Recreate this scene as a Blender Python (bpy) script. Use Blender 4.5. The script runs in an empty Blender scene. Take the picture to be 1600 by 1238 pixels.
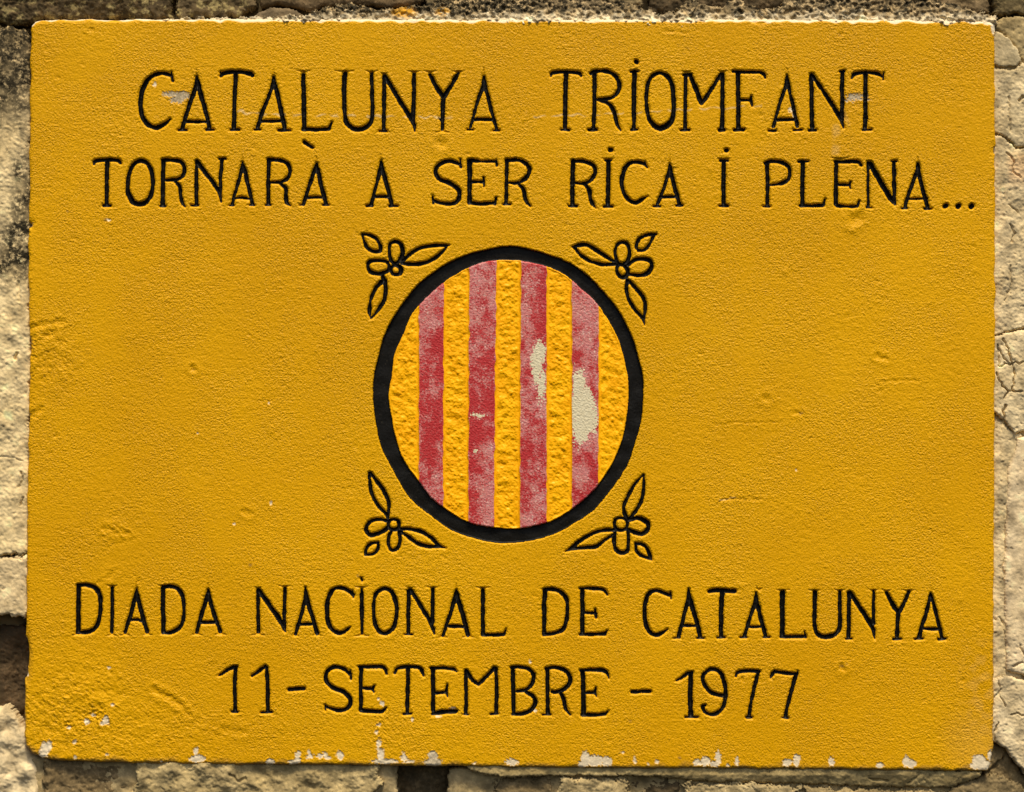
import bpy, math
import numpy as np

# ------------------------------------------------------------------ camera, light, exposure
S = 0.0004                       # metres per photograph pixel on the plaque's face (plaque about 0.60 m wide)
CX, CY = 800.0, 619.0
scene = bpy.context.scene
CAM_D = 1.5
cam = bpy.data.cameras.new("Camera")
cam.sensor_width = 36.0
cam.lens = 36.0 * CAM_D / (1600 * S)
cam.clip_start, cam.clip_end = 0.05, 200.0
cam_o = bpy.data.objects.new("Camera", cam)
cam_o.location = (0, -CAM_D, 0)
cam_o.rotation_euler = (math.radians(90), 0, 0)
scene.collection.objects.link(cam_o)
scene.camera = cam_o

SUN_EL, SUN_AZ = math.radians(64), math.radians(11)      # high, a little to the right of the camera
world = bpy.data.worlds.new("World"); scene.world = world; world.use_nodes = True
wn = world.node_tree; wn.nodes.clear()
w_out = wn.nodes.new("ShaderNodeOutputWorld"); w_bg = wn.nodes.new("ShaderNodeBackground")
w_sky = wn.nodes.new("ShaderNodeTexSky"); w_sky.sky_type = 'NISHITA'; w_sky.sun_disc = False
w_sky.sun_elevation = SUN_EL; w_sky.sun_rotation = math.radians(180) - SUN_AZ
w_sky.dust_density = 4.0; w_sky.air_density = 1.0; w_sky.ozone_density = 0.6
w_bg.inputs[1].default_value = 0.055
wn.links.new(w_sky.outputs[0], w_bg.inputs[0]); wn.links.new(w_bg.outputs[0], w_out.inputs[0])

sun = bpy.data.lights.new("sun", 'SUN'); sun.energy = 1.5; sun.angle = math.radians(11); sun.color = (1.0, 0.885, 0.71)
sun_o = bpy.data.objects.new("sun", sun); scene.collection.objects.link(sun_o)
from mathutils import Vector
to_sun = Vector((math.sin(SUN_AZ) * math.cos(SUN_EL), -math.cos(SUN_AZ) * math.cos(SUN_EL), math.sin(SUN_EL)))
sun_o.rotation_euler = to_sun.to_track_quat('Z', 'Y').to_euler()
sun_o.location = to_sun * 3

scene.view_settings.view_transform = 'Standard'
scene.view_settings.look = 'None'
scene.view_settings.gamma = 1.0
scene.view_settings.use_curve_mapping = False
scene.view_settings.exposure = 1.27

# ------------------------------------------------------------------ noise tiles
rng = np.random.default_rng(7)
TN = 1024
def tile(fn, seed):
    r = np.random.default_rng(seed)
    f = np.fft.rfft2(r.standard_normal((TN, TN)))
    ky = np.fft.fftfreq(TN)[:, None]; kx = np.fft.rfftfreq(TN)[None, :]
    a = np.fft.irfft2(f * fn(kx, ky), s=(TN, TN))
    a -= a.mean(); a /= a.std()
    return a
def band(lam, w=0.45, ax=1.0, ay=1.0):
    def fn(kx, ky):
        k = np.sqrt((kx * ax) ** 2 + (ky * ay) ** 2) + 1e-9
        return np.exp(-(np.log(k * lam) / w) ** 2)
    return fn
def frac(p, lo, hi=2.0):
    def fn(kx, ky):
        k = np.sqrt(kx ** 2 + ky ** 2) + 1e-9
        return k ** (-p) * (k > 1.0 / lo) * np.exp(-(k * hi) ** 2 * 0.5)
    return fn
T_SAND = tile(band(6.6, 0.5, 1.1, 0.95), 1)
T_SAND2 = tile(band(15, 0.4), 2)
T_FRAC = tile(frac(1.7, 300), 3)
T_ROUGH = tile(frac(1.25, 60), 4)
T_MID = tile(band(38, 0.4), 5)
T_BIG = tile(band(150, 0.4), 6)
T_GRIT = tile(band(5.0, 0.4), 8)
T_LUMP = tile(band(13, 0.35), 9)
T_FINE = tile(band(3.2, 0.4), 10)
def samp(t, x, y, k=1.0, ox=0, oy=0):
    u = (np.asarray(x, float) * k + ox) % TN; v = (np.asarray(y, float) * k + oy) % TN
    i = np.floor(u).astype(int); j = np.floor(v).astype(int)
    fu = u - i; fv = v - j
    i0 = i % TN; i1 = (i + 1) % TN; j0 = j % TN; j1 = (j + 1) % TN
    return (t[j0, i0] * (1 - fu) + t[j0, i1] * fu) * (1 - fv) + (t[j1, i0] * (1 - fu) + t[j1, i1] * fu) * fv
def sstep(a, b, x):
    t = np.clip((x - a) / (b - a), 0, 1)
    return t * t * (3 - 2 * t)

# ------------------------------------------------------------------ materials
def new_mat(name):
    m = bpy.data.materials.new(name); m.use_nodes = True
    nt = m.node_tree; nt.nodes.clear()
    out = nt.nodes.new("ShaderNodeOutputMaterial"); b = nt.nodes.new("ShaderNodeBsdfPrincipled")
    nt.links.new(b.outputs[0], out.inputs[0])
    return m, nt, b
class G:
    """tiny node helper"""
    def __init__(s, nt):
        s.nt = nt; s.co = nt.nodes.new("ShaderNodeTexCoord").outputs['Object']
    def noise(s, scale, detail=3, rough=0.55, vec=None):
        n = s.nt.nodes.new("ShaderNodeTexNoise"); n.inputs['Scale'].default_value = scale
        n.inputs['Detail'].default_value = detail; n.inputs['Roughness'].default_value = rough
        s.nt.links.new(vec or s.co, n.inputs['Vector']); return n.outputs['Fac']
    def attr(s, name, col=False):
        a = s.nt.nodes.new("ShaderNodeAttribute"); a.attribute_name = name
        return a.outputs['Color' if col else 'Fac']
    def ramp(s, fac, a, b, va=0.0, vb=1.0):
        n = s.nt.nodes.new("ShaderNodeMapRange"); n.interpolation_type = 'SMOOTHSTEP'
        n.inputs[1].default_value = a; n.inputs[2].default_value = b
        n.inputs[3].default_value = va; n.inputs[4].default_value = vb
        s.nt.links.new(fac, n.inputs[0]); return n.outputs[0]
    def put(s, sock, v):
        if isinstance(v, (int, float)): sock.default_value = v
        elif isinstance(v, tuple): sock.default_value = v if len(v) == 4 else (*v, 1)
        else: s.nt.links.new(v, sock)
    def mix(s, fac, a, b, mode='MIX'):
        n = s.nt.nodes.new("ShaderNodeMix"); n.data_type = 'RGBA'; n.blend_type = mode
        s.put(n.inputs[0], fac); s.put(n.inputs[6], a); s.put(n.inputs[7], b); return n.outputs[2]
    def math(s, op, a, b=0.0, clamp=False):
        n = s.nt.nodes.new("ShaderNodeMath"); n.operation = op; n.use_clamp = clamp
        s.put(n.inputs[0], a); s.put(n.inputs[1], b); return n.outputs[0]
    def bump(s, h, dist, strength=1.0):
        n = s.nt.nodes.new("ShaderNodeBump"); n.inputs['Strength'].default_value = strength
        n.inputs['Distance'].default_value = dist
        s.nt.links.new(h, n.inputs['Height']); return n.outputs[0]

def mat_yellow():
    m, nt, b = new_mat("ochre_yellow_paint"); g = G(nt)
    c = g.mix(g.ramp(g.noise(7, 5, 0.6), 0.32, 0.68), (0.675, 0.338, 0.0005), (0.74, 0.383, 0.0008))
    c = g.mix(g.ramp(g.noise(420, 2), 0.60, 0.80, 0, 0.22), c, (0.50, 0.20, 0.002))
    c = g.mix(g.ramp(g.noise(75, 5, 0.7), 0.62, 0.80, 0, 0.10), c, (0.80, 0.46, 0.03))
    grime = g.math('MULTIPLY', g.attr('grime'), g.ramp(g.noise(120, 5, 0.7), 0.32, 0.62, 0.25, 1.0))
    c = g.mix(grime, c, (0.30, 0.165, 0.03))
    haze = g.attr('scuff')
    c = g.mix(haze, c, (0.78, 0.55, 0.22))
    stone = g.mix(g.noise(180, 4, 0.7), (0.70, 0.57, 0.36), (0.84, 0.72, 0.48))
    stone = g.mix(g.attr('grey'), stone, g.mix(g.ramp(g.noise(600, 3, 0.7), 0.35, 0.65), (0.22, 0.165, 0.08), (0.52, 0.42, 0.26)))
    c = g.mix(g.attr('bare'), c, stone)  # stone colour on chips and on the painted highlight of the top arris
    nt.links.new(c, b.inputs['Base Color'])
    nt.links.new(g.math('ADD', 0.34, g.math('MULTIPLY', g.attr('bare'), 0.5)), b.inputs['Roughness'])
    b.inputs['Specular IOR Level'].default_value = 0.14
    h = g.math('ADD', g.math('SUBTRACT', g.noise(820, 2, 0.6), 0.5), g.math('MULTIPLY', g.math('SUBTRACT', g.noise(420, 1), 0.5), 0.30))
    k = g.math('MULTIPLY', g.ramp(g.noise(26, 4, 0.6), 0.36, 0.62, 0.50, 1.0), g.math('SUBTRACT', 1.0, g.math('MULTIPLY', g.attr('bare'), 0.75)))
    nt.links.new(g.bump(g.math('MULTIPLY', h, k), 0.00098, 1.0), b.inputs['Normal'])
    return m
def mat_stripe_yellow():
    m, nt, b = new_mat("golden_stripe_paint"); g = G(nt)
    c = g.mix(g.ramp(g.noise(60, 4), 0.3, 0.7), (0.95, 0.42, 0.001), (1.0, 0.49, 0.002))
    c = g.mix(g.ramp(g.noise(330, 3), 0.62, 0.80, 0, 0.3), c, (0.66, 0.26, 0.003))
    nt.links.new(c, b.inputs['Base Color']); b.inputs['Roughness'].default_value = 0.40; b.inputs['Specular IOR Level'].default_value = 0.15
    nt.links.new(g.bump(g.noise(700, 2), 0.00012, 0.5), b.inputs['Normal'])
    return m
def mat_stripe_red():
    m, nt, b = new_mat("worn_red_stripe_paint"); g = G(nt)
    wear = g.math('ADD', g.attr('wear'), g.math('MULTIPLY', g.math('SUBTRACT', g.noise(900, 2, 0.65), 0.5), 2.4))
    f = g.ramp(wear, 0.10, 1.0)
    red = g.mix(g.noise(45, 3), (0.40, 0.010, 0.012), (0.50, 0.022, 0.022))
    pink = g.mix(g.noise(120, 3), (0.58, 0.19, 0.14), (0.60, 0.22, 0.22))
    pink = g.mix(g.ramp(g.noise(750, 2), 0.54, 0.70, 0, 0.7), pink, (0.74, 0.55, 0.44))
    c = g.mix(f, red, pink)
    cream = g.mix(g.noise(500, 3), (0.62, 0.52, 0.30), (0.80, 0.74, 0.50))
    c = g.mix(g.ramp(g.math('ADD', g.attr('bare'), g.math('MULTIPLY', g.math('SUBTRACT', g.noise(420, 4, 0.75), 0.5), 1.5)), 0.25, 0.60), c, cream)
    nt.links.new(c, b.inputs['Base Color']); b.inputs['Roughness'].default_value = 0.6
    nt.links.new(g.bump(g.noise(800, 2), 0.00015, 0.6), b.inputs['Normal'])
    return m
def mat_black():
    m, nt, b = new_mat("black_lettering_paint"); g = G(nt)
    c = g.mix(g.ramp(g.noise(300, 4, 0.7), 0.55, 0.8), (0.0055, 0.005, 0.0035), (0.014, 0.013, 0.009))
    c = g.mix(g.ramp(g.noise(140, 5, 0.75), 0.60, 0.75, 0, 0.6), c, (0.040, 0.034, 0.022))
    c = g.mix(g.ramp(g.noise(800, 2, 0.7), 0.66, 0.82, 0, 0.5), c, (0.15, 0.12, 0.07))
    nt.links.new(c, b.inputs['Base Color']); b.inputs['Roughness'].default_value = 0.5
    b.inputs['Specular IOR Level'].default_value = 0.16
    nt.links.new(g.bump(g.noise(500, 3), 0.00015, 0.5), b.inputs['Normal'])
    return m
def mat_stone():
    m, nt, b = new_mat("weathered_wall_stone"); g = G(nt)
    t = g.mix(1.0, g.attr('tone', True), (1.08, 1.06, 1.0), 'MULTIPLY')
    c = g.mix(g.ramp(g.noise(45, 6, 0.65), 0.3, 0.7), g.mix(1.0, t, (0.84, 0.80, 0.70), 'MULTIPLY'), g.mix(1.0, t, (1.10, 1.09, 1.05), 'MULTIPLY'))
    c = g.mix(g.ramp(g.noise(260, 5, 0.75), 0.60, 0.76, 0, 0.5), c, g.mix(1.0, t, (0.45, 0.36, 0.24), 'MULTIPLY'))
    c = g.mix(g.ramp(g.noise(190, 4, 0.7), 0.60, 0.76, 0, 0.25), c, g.mix(1.0, t, (1.25, 1.25, 1.22), 'MULTIPLY'))
    lic = g.math('MULTIPLY', g.attr('lichen'), g.ramp(g.noise(330, 5, 0.75), 0.34, 0.54))
    c = g.mix(lic, c, (0.030, 0.024, 0.012))
    ol = g.math('MULTIPLY', g.attr('olive'), g.ramp(g.noise(150, 5, 0.7), 0.50, 0.62))
    c = g.mix(ol, c, (0.36, 0.28, 0.11))
    yp = g.math('MULTIPLY', g.attr('splash'), g.ramp(g.noise(260, 4, 0.7), 0.40, 0.55))
    c = g.mix(yp, c, (0.66, 0.33, 0.02))
    nt.links.new(c, b.inputs['Base Color']); b.inputs['Roughness'].default_value = 0.9
    b.inputs['Specular IOR Level'].default_value = 0.15
    h = g.math('ADD', g.noise(420, 5, 0.7), g.math('MULTIPLY', g.noise(1100, 2), 0.5))
    nt.links.new(g.bump(h, 0.0005, 0.5), b.inputs['Normal'])
    return m
M_YEL, M_SY, M_SR, M_BLK, M_STONE = mat_yellow(), mat_stripe_yellow(), mat_stripe_red(), mat_black(), mat_stone()

# ------------------------------------------------------------------ mesh helpers
def to_world(px, py, h):
    """photo pixel on the plaque plane + height towards the viewer, all in plaque units -> metres"""
    return np.stack([(px - CX) * S, -h * S, (CY - py) * S], -1)
def make_mesh(name, verts, faces_by_n, attrs=None, colattrs=None, smooth=True):
    """faces_by_n: list of (m,n) int arrays"""
    me = bpy.data.meshes.new(name)
    me.vertices.add(len(verts)); me.vertices.foreach_set('co', np.ascontiguousarray(verts, np.float32).ravel())
    loops = np.concatenate([f.ravel() for f in faces_by_n]).astype(np.int32)
    tot = np.concatenate([np.full(len(f), f.shape[1], np.int32) for f in faces_by_n])
    start = np.concatenate([[0], np.cumsum(tot)[:-1]]).astype(np.int32)
    me.loops.add(len(loops)); me.loops.foreach_set('vertex_index', loops)
    me.polygons.add(len(tot)); me.polygons.foreach_set('loop_start', start); me.polygons.foreach_set('loop_total', tot)
    me.polygons.foreach_set('use_smooth', np.full(len(tot), smooth))
    me.update(calc_edges=True)
    for k, v in (attrs or {}).items():
        a = me.attributes.new(k, 'FLOAT', 'POINT'); a.data.foreach_set('value', np.ascontiguousarray(v, np.float32))
    for k, v in (colattrs or {}).items():
        a = me.attributes.new(k, 'FLOAT_COLOR', 'POINT')
        a.data.foreach_set('color', np.ascontiguousarray(np.concatenate([v, np.ones((len(v), 1))], 1), np.float32).ravel())
    return me
def submesh(name, V, faces_by_n, attrs=None, colattrs=None):
    used = np.unique(np.concatenate([f.ravel() for f in faces_by_n]))
    remap = np.zeros(len(V), np.int64); remap[used] = np.arange(len(used))
    return make_mesh(name, V[used], [remap[f] for f in faces_by_n if len(f)],
                     {k: v[used] for k, v in (attrs or {}).items()}, {k: v[used] for k, v in (colattrs or {}).items()})
def link(name, me, mat, parent=None):
    o = bpy.data.objects.new(name, me)
    if mat: me.materials.append(mat)
    scene.collection.objects.link(o)
    if parent is not None:
        o.parent = parent; o.matrix_parent_inverse = parent.matrix_basis.inverted()
    return o
def empty(name, loc, label, cat):
    e = bpy.data.objects.new(name, None); e.location = loc; e.empty_display_size = 0.05
    scene.collection.objects.link(e); e['label'] = label; e['category'] = cat
    return e
def boundary_edges(faces_by_n):
    es = []
    for f in faces_by_n:
        es.append(np.stack([f, np.roll(f, -1, 1)], -1).reshape(-1, 2))
    e = np.concatenate(es); s = np.sort(e, 1)
    key = s[:, 0].astype(np.int64) * (s.max() + 1) + s[:, 1]
    _, idx, cnt = np.unique(key, return_index=True, return_counts=True)
    return e[idx[cnt == 1]]
def add_skirt(P, faces_by_n, back, inset=0.0):
    """P: (n,3) plaque px,py,h ; extrude the outline back to height `back` -> new P, faces, source index of every vertex"""
    be = boundary_edges(faces_by_n)
    bv = np.unique(be); n = len(P)
    m = np.zeros(n, np.int64); m[bv] = n + np.arange(len(bv))
    bp = P[bv].copy(); bp[:, 2] = back
    q = np.stack([be[:, 1], be[:, 0], m[be[:, 0]], m[be[:, 1]]], 1)
    return np.concatenate([P, bp]), faces_by_n + [q], np.concatenate([np.arange(n), bv])
def poly_sdf(px, py, poly):
    """signed distance, negative inside"""
    poly = np.asarray(poly, float); d = np.full(px.shape, 1e9); ins = np.zeros(px.shape, bool)
    for a, b in zip(poly, np.roll(poly, -1, 0)):
        e = b - a; t = np.clip(((px - a[0]) * e[0] + (py - a[1]) * e[1]) / (e @ e + 1e-12), 0, 1)
        d = np.minimum(d, np.hypot(px - a[0] - t * e[0], py - a[1] - t * e[1]))
        c = (a[1] > py) != (b[1] > py)
        with np.errstate(divide='ignore', invalid='ignore'):
            xi = a[0] + (py - a[1]) * e[0] / (e[1] if e[1] != 0 else 1e-12)
        ins ^= c & (px < xi)
    return np.where(ins, -d, d)
def seg_dist(px, py, line):
    d = np.full(px.shape, 1e9)
    for a, b in zip(line[:-1], line[1:]):
        ex, ey = b[0] - a[0], b[1] - a[1]
        t = np.clip(((px - a[0]) * ex + (py - a[1]) * ey) / (ex * ex + ey * ey + 1e-12), 0, 1)
        d = np.minimum(d, np.hypot(px - a[0] - t * ex, py - a[1] - t * ey))
    return d

# ------------------------------------------------------------------ the wall
wall = empty("stone_wall", (0, 0.03, -0.55), "weathered rubble stone wall with crumbling mortar behind the yellow plaque", "wall")
DEF = dict(d=12, R=7, rough=2.0, wob=2.0, back=-78, lichen=0.0, olive=0.0, grit=0.5, pits=0.45)
def axis(lo, hi, f0, f1, fine, coarse):
    pts = [lo]
    while pts[-1] < hi:
        x = pts[-1]; pts.append(x + (fine if f0 - 4 <= x <= f1 + 4 else min(coarse, max(fine, (f0 - 4 - x) if x < f0 else coarse))))
    return np.array(pts)
def patch(name, poly, tone, cracks=(), slope=None, lich=None, tonefn=None, splash=None, fine=1.6, coarse=9.0, seed=0, bulge=0.0, **kw):
    p = dict(DEF); p.update(kw)
    poly = np.asarray(poly, float)
    xs = axis(poly[:, 0].min() - 6, poly[:, 0].max() + 6, 0, 1600, fine, coarse)
    ys = axis(poly[:, 1].min() - 6, poly[:, 1].max() + 6, 0, 1238, fine, coarse)
    X, Y = np.meshgrid(xs, ys)
    ox, oy = seed * 137.1, seed * 71.7
    wob = p['wob'] * (0.7 * samp(T_LUMP, X, Y, 0.6, ox, oy) + 0.6 * samp(T_GRIT, X, Y, 1, ox, oy))
    D = poly_sdf(X, Y, poly) + wob * sstep(0, 3, np.abs(wob) + 3)
    gy, gx = np.gradient(D, ys, xs); gm = np.maximum(np.hypot(gx, gy), 0.3)
    sp = np.minimum(*np.meshgrid(np.gradient(xs), np.gradient(ys)))
    sn = np.abs(D) < 0.55 * sp
    PX = np.where(sn, X - D * gx / gm ** 2, X); PY = np.where(sn, Y - D * gy / gm ** 2, Y)
    e = np.maximum(-D, 0)
    R = p['R']; q = np.clip(1 - e / R, 0, 1)
    h = -p['d'] - R * (1 - np.sqrt(np.maximum(1 - q * q, 0)))
    r = p['rough']
    h += r * (0.8 * samp(T_FRAC, X, Y, 1.0, ox, oy) + 0.28 * samp(T_ROUGH, X, Y, 1.0, oy, ox)) + 0.35 * p['grit'] * samp(T_GRIT, X, Y, 0.7, ox + 50, oy)
    h -= p['pits'] * sstep(1.5, 2.4, samp(T_LUMP, X, Y, 1.3, ox + 9, oy + 4)) * 2.5
    if bulge: h += bulge * samp(T_MID, X, Y, 0.9, ox, oy)
    if slope is not None: h += slope(X, Y)
    for line, w, dep in cracks:
        c = seg_dist(X + 0.7 * samp(T_LUMP, X, Y, 1, oy, ox), Y + 0.7 * samp(T_LUMP, X, Y, 1, ox, oy), line)
        h -= dep * (1 - sstep(w * 0.35, w, c))
    cD = (D[:-1, :-1] + D[1:, :-1] + D[:-1, 1:] + D[1:, 1:]) / 4
    keep = cD < 0
    nx = len(xs); idx = np.arange(X.size).reshape(X.shape)
    f = np.stack([idx[:-1, :-1], idx[1:, :-1], idx[1:, 1:], idx[:-1, 1:]], -1)[keep]
    P = np.stack([PX.ravel(), PY.ravel(), h.ravel()], 1)
    P, faces, src = add_skirt(P, [f], p['back'])
    x, y = P[:, 0], P[:, 1]
    tn = np.tile(np.array(tone, float), (len(P), 1))
    if tonefn is not None: tn = tonefn(x, y, tn)
    tn = np.clip(tn * (1 + 0.13 * samp(T_MID, x, y, 1, ox, oy) + 0.10 * samp(T_ROUGH, x, y, 1, ox, oy))[:, None], 0.004, 0.85)
    li = np.full(len(P), p['lichen']) if lich is None else lich(x, y)
    at = {'lichen': np.clip(li, 0, 1), 'olive': np.full(len(P), p['olive']), 'splash': np.zeros(len(P)) if splash is None else splash(x, y)}
    me = submesh(name, to_world(x, y, P[:, 2]), faces, at, {'tone': tn})
    return link(name, me, M_STONE, wall)

# deep mortar bed behind everything
patch("mortar_bed", [(-640, -420), (2240, -420), (2240, 1660), (-640, 1660)], (0.20, 0.155, 0.085), d=58, R=8, rough=4, wob=3, back=-140, fine=7, coarse=18, seed=1)

PALE = (0.72, 0.58, 0.33); CREAM = (0.62, 0.51, 0.32); BROWN = (0.125, 0.088, 0.045); OLIVE = (0.44, 0.345, 0.165)
def lich_left(x, y):
    v = (1 - sstep(120, 250, y)) * 1.0 + 0.95 * sstep(300, 400, y) * (1 - sstep(420, 455, y)) + 0.78 * sstep(230, 260, y) * (1 - sstep(300, 420, y)) * sstep(6, 24, x)
    v = np.maximum(v, 0.55 * sstep(15, 30, x) * (1 - sstep(380, 450, y)))
    return np.clip(v + 0.12 * samp(T_MID, x, y), 0, 1)
def tone_left(x, y, t):
    k = sstep(240, 60, y)[:, None]
    return t * (1 - k) + np.array((0.40, 0.31, 0.17)) * k
sid = 20
def st(name, poly, tone, **kw):
    global sid
    sid += 1
    return patch(name, poly, tone, seed=sid, **kw)
# left of the plaque
st("stone", [(-250, 62), (-40, 40), (20, 40), (47, 52), (48, 300), (46, 600), (44, 866), (0, 870), (-250, 868)], PALE, d=11, R=6, rough=1.5, lich=lich_left, tonefn=tone_left, grit=0.75,
   cracks=[([(-20, 712), (20, 716), (34, 722)], 1.8, 2), ([(22, 560), (24, 552)], 3, 6), ([(30, 740), (33, 752), (26, 762)], 2, 4), ([(34, 778), (29, 790)], 2.2, 5), ([(26, 440), (28, 470)], 3.0, 2.5)])
st("stone", [(-250, 874), (0, 873), (43, 868), (43, 958), (37, 967), (0, 963), (-240, 970)], (0.68, 0.545, 0.325), d=9, R=6, rough=1.3, wob=1.5, cracks=[([(18, 872), (34, 876), (30, 866)], 2, 4)])
st("stone", [(-200, 984), (42, 982), (42, 1112), (20, 1128), (-200, 1135)], (0.115, 0.075, 0.040), d=44, R=12, rough=3, lichen=0.5)
st("stone", [(-240, 1135), (-20, 1108), (8, 1106), (20, 1116), (30, 1140), (41, 1140), (42, 1172), (54, 1186), (60, 1215), (56, 1320), (-240, 1320)], CREAM, d=15, R=10, rough=2.0, wob=0.9, bulge=2.0)
st("stone", [(64, 1180), (130, 1186), (204, 1190), (204, 1310), (62, 1310)], (0.26, 0.19, 0.095), d=13, R=12, rough=3.0, lichen=0.45)
# above the plaque
st("stone", [(-260, -150), (120, -140), (268, -120), (266, 26), (50, 29), (30, 36), (-40, 30), (-250, 52)], (0.105, 0.072, 0.034), d=20, R=10, rough=4.0, olive=0.7, lichen=0.55)
st("stone", [(274, -120), (398, -100), (396, 6), (372, 22), (274, 27)], (0.15, 0.108, 0.055), d=18, R=8, rough=3.5, olive=0.9, lichen=0.35)
st("stone", [(396, 26), (402, 18), (420, 11), (445, 10), (462, 15), (474, 23), (474, 32), (396, 32)], (0.20, 0.15, 0.09), d=10, R=6, rough=0.8, wob=0.6, lichen=0.3)
st("stone", [(404, -110), (704, -120), (656, 1), (610, 9), (560, 2), (500, 6), (484, 14), (460, 7), (430, 3), (404, 9)], (0.20, 0.14, 0.075), d=27, R=8, rough=1.6, wob=1.0, lichen=0.4)
st("stone", [(662, -120), (1000, -120), (1006, 3), (960, 8), (850, 3), (720, 5), (664, 4)], (0.30, 0.235, 0.13), d=26, R=6, rough=3, lichen=0.5)
st("stone", [(1008, -110), (1328, -115), (1332, 4), (1250, 7), (1180, 12), (1100, 8), (1058, 20), (1016, 16)], (0.12, 0.085, 0.045), d=30, R=8, rough=3.5, lichen=0.6)
st("stone", [(1336, -110), (1546, -100), (1552, 18), (1530, 17), (1450, 5), (1338, 5)], (0.22, 0.16, 0.085), d=26, R=7, rough=3, lichen=0.5)
st("stone", [(1558, -100), (1800, -100), (1800, 17), (1559, 20)], (0.20, 0.155, 0.075), d=16, R=7, rough=2.2, lichen=0.4)
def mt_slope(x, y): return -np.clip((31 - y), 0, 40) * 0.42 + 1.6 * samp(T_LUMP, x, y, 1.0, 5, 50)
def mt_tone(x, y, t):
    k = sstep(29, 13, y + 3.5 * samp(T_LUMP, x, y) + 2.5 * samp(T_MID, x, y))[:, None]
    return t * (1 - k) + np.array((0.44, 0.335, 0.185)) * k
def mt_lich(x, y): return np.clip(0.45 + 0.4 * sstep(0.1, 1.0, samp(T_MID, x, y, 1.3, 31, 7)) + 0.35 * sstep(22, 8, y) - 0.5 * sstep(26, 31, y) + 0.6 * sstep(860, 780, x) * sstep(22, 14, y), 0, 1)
def mt_splash(x, y):
    return np.maximum(1 - np.hypot((x - 632) / 24, (y - 18) / 13) ** 2, 1 - np.hypot((x - 692) / 13, (y - 17) / 9) ** 2).clip(0, 1)
mt = np.array([(250, 29), (330, 27), (385, 26), (470, 25), (492, 16), (512, 7), (545, 3), (590, 12), (640, 8), (660, 2), (720, -3), (800, -9), (960, -9), (990, 2), (1006, 12), (1030, 21), (1052, 19), (1066, 6), (1084, -9), (1094, 3), (1112, 10), (1134, 6), (1150, -9), (1168, 4), (1196, 14), (1222, 6), (1236, -9), (1440, -9), (1490, 4), (1520, 13), (1545, 21), (1557, 26), (1557, 36), (250, 36)], float)
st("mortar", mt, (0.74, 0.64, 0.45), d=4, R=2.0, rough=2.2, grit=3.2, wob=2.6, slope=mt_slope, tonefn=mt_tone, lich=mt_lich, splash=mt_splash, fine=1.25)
# right of the plaque
st("stone", [(1560, 24), (1800, 24), (1800, 230), (1625, 225), (1604, 180), (1600, 92), (1578, 58), (1559, 44)], (0.42, 0.33, 0.17), d=13, R=5, rough=1.6, lichen=0.25)
st("mortar", [(1552, 46), (1566, 50), (1580, 60), (1592, 78), (1598, 92), (1589, 104), (1552, 101)], (0.58, 0.48, 0.29), d=8, R=3, rough=0.9, wob=0.8, lichen=0.25)
st("mortar", [(1552, 105), (1588, 108), (1599, 96), (1640, 120), (1640, 222), (1604, 229), (1590, 229), (1577, 215), (1552, 204)], (0.62, 0.51, 0.31), d=9, R=3.5, rough=1.4, wob=1.0, lichen=0.15, fine=1.3, cracks=[([(1578, 150), (1580, 205)], 1.6, 3), ([(1594, 156), (1601, 150)], 3, 6)])
st("mortar", [(1552, 207), (1575, 218), (1588, 232), (1604, 232), (1640, 226), (1640, 502), (1590, 515), (1552, 524)], (0.68, 0.555, 0.34), d=9, R=3, rough=1.9, wob=0.9, lichen=0.12, fine=1.3, tonefn=lambda x, y, t: t * (1 - (0.0 + sstep(1572, 1582, x) * sstep(235, 245, y) * sstep(300, 270, y))[:, None] * np.array((0.0, 0.12, 0.18))),
   cracks=[([(1575, 238), (1586, 250), (1584, 268), (1596, 276)], 1.7, 4), ([(1580, 350), (1587, 365), (1582, 378)], 1.7, 4), ([(1579, 320), (1592, 330)], 1.5, 3), ([(1580, 415), (1583, 445), (1572, 470)], 1.6, 3)])
st("mortar", [(1552, 526), (1590, 518), (1640, 506), (1640, 672), (1602, 674), (1588, 678), (1575, 662), (1552, 641)], (0.68, 0.56, 0.345), d=8, R=4, rough=1.2, wob=0.9, lichen=0.10, fine=1.2,
   cracks=[([(1569, 529), (1577, 545), (1584, 570), (1587, 585), (1583, 605), (1585, 612), (1599, 611)], 1.5, 6), ([(1561, 540), (1563, 572), (1580, 569), (1600, 566)], 1.5, 5),
           ([(1559, 582), (1563, 597), (1574, 608), (1576, 613), (1571, 622)], 1.8, 7), ([(1576, 612), (1585, 611)], 1.3, 5), ([(1574, 633), (1569, 643), (1571, 656)], 1.9, 8), ([(1562, 545), (1570, 560), (1580, 568)], 1.2, 4)])
st("mortar", [(1551, 646), (1572, 664), (1586, 678), (1600, 678), (1600, 1062), (1551, 1066)], (0.64, 0.52, 0.31), d=12, R=3.5, rough=1.7, wob=1.1, lichen=0.15, fine=1.4, cracks=[([(1563, 965), (1570, 975), (1573, 1000)], 1.4, 3)])
st("stone", [(1592, 684), (1640, 678), (1800, 690), (1800, 1060), (1625, 1065), (1596, 1056), (1574, 1050), (1570, 900), (1574, 800), (1576, 735), (1586, 708)], (0.70, 0.57, 0.37), d=7, R=8, rough=0.9, wob=0.8, grit=0.25, fine=1.5, cracks=[([(1584, 1043), (1600, 1036)], 2.2, 6), ([(1596, 1010), (1601, 1024)], 2, 4)])
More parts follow.
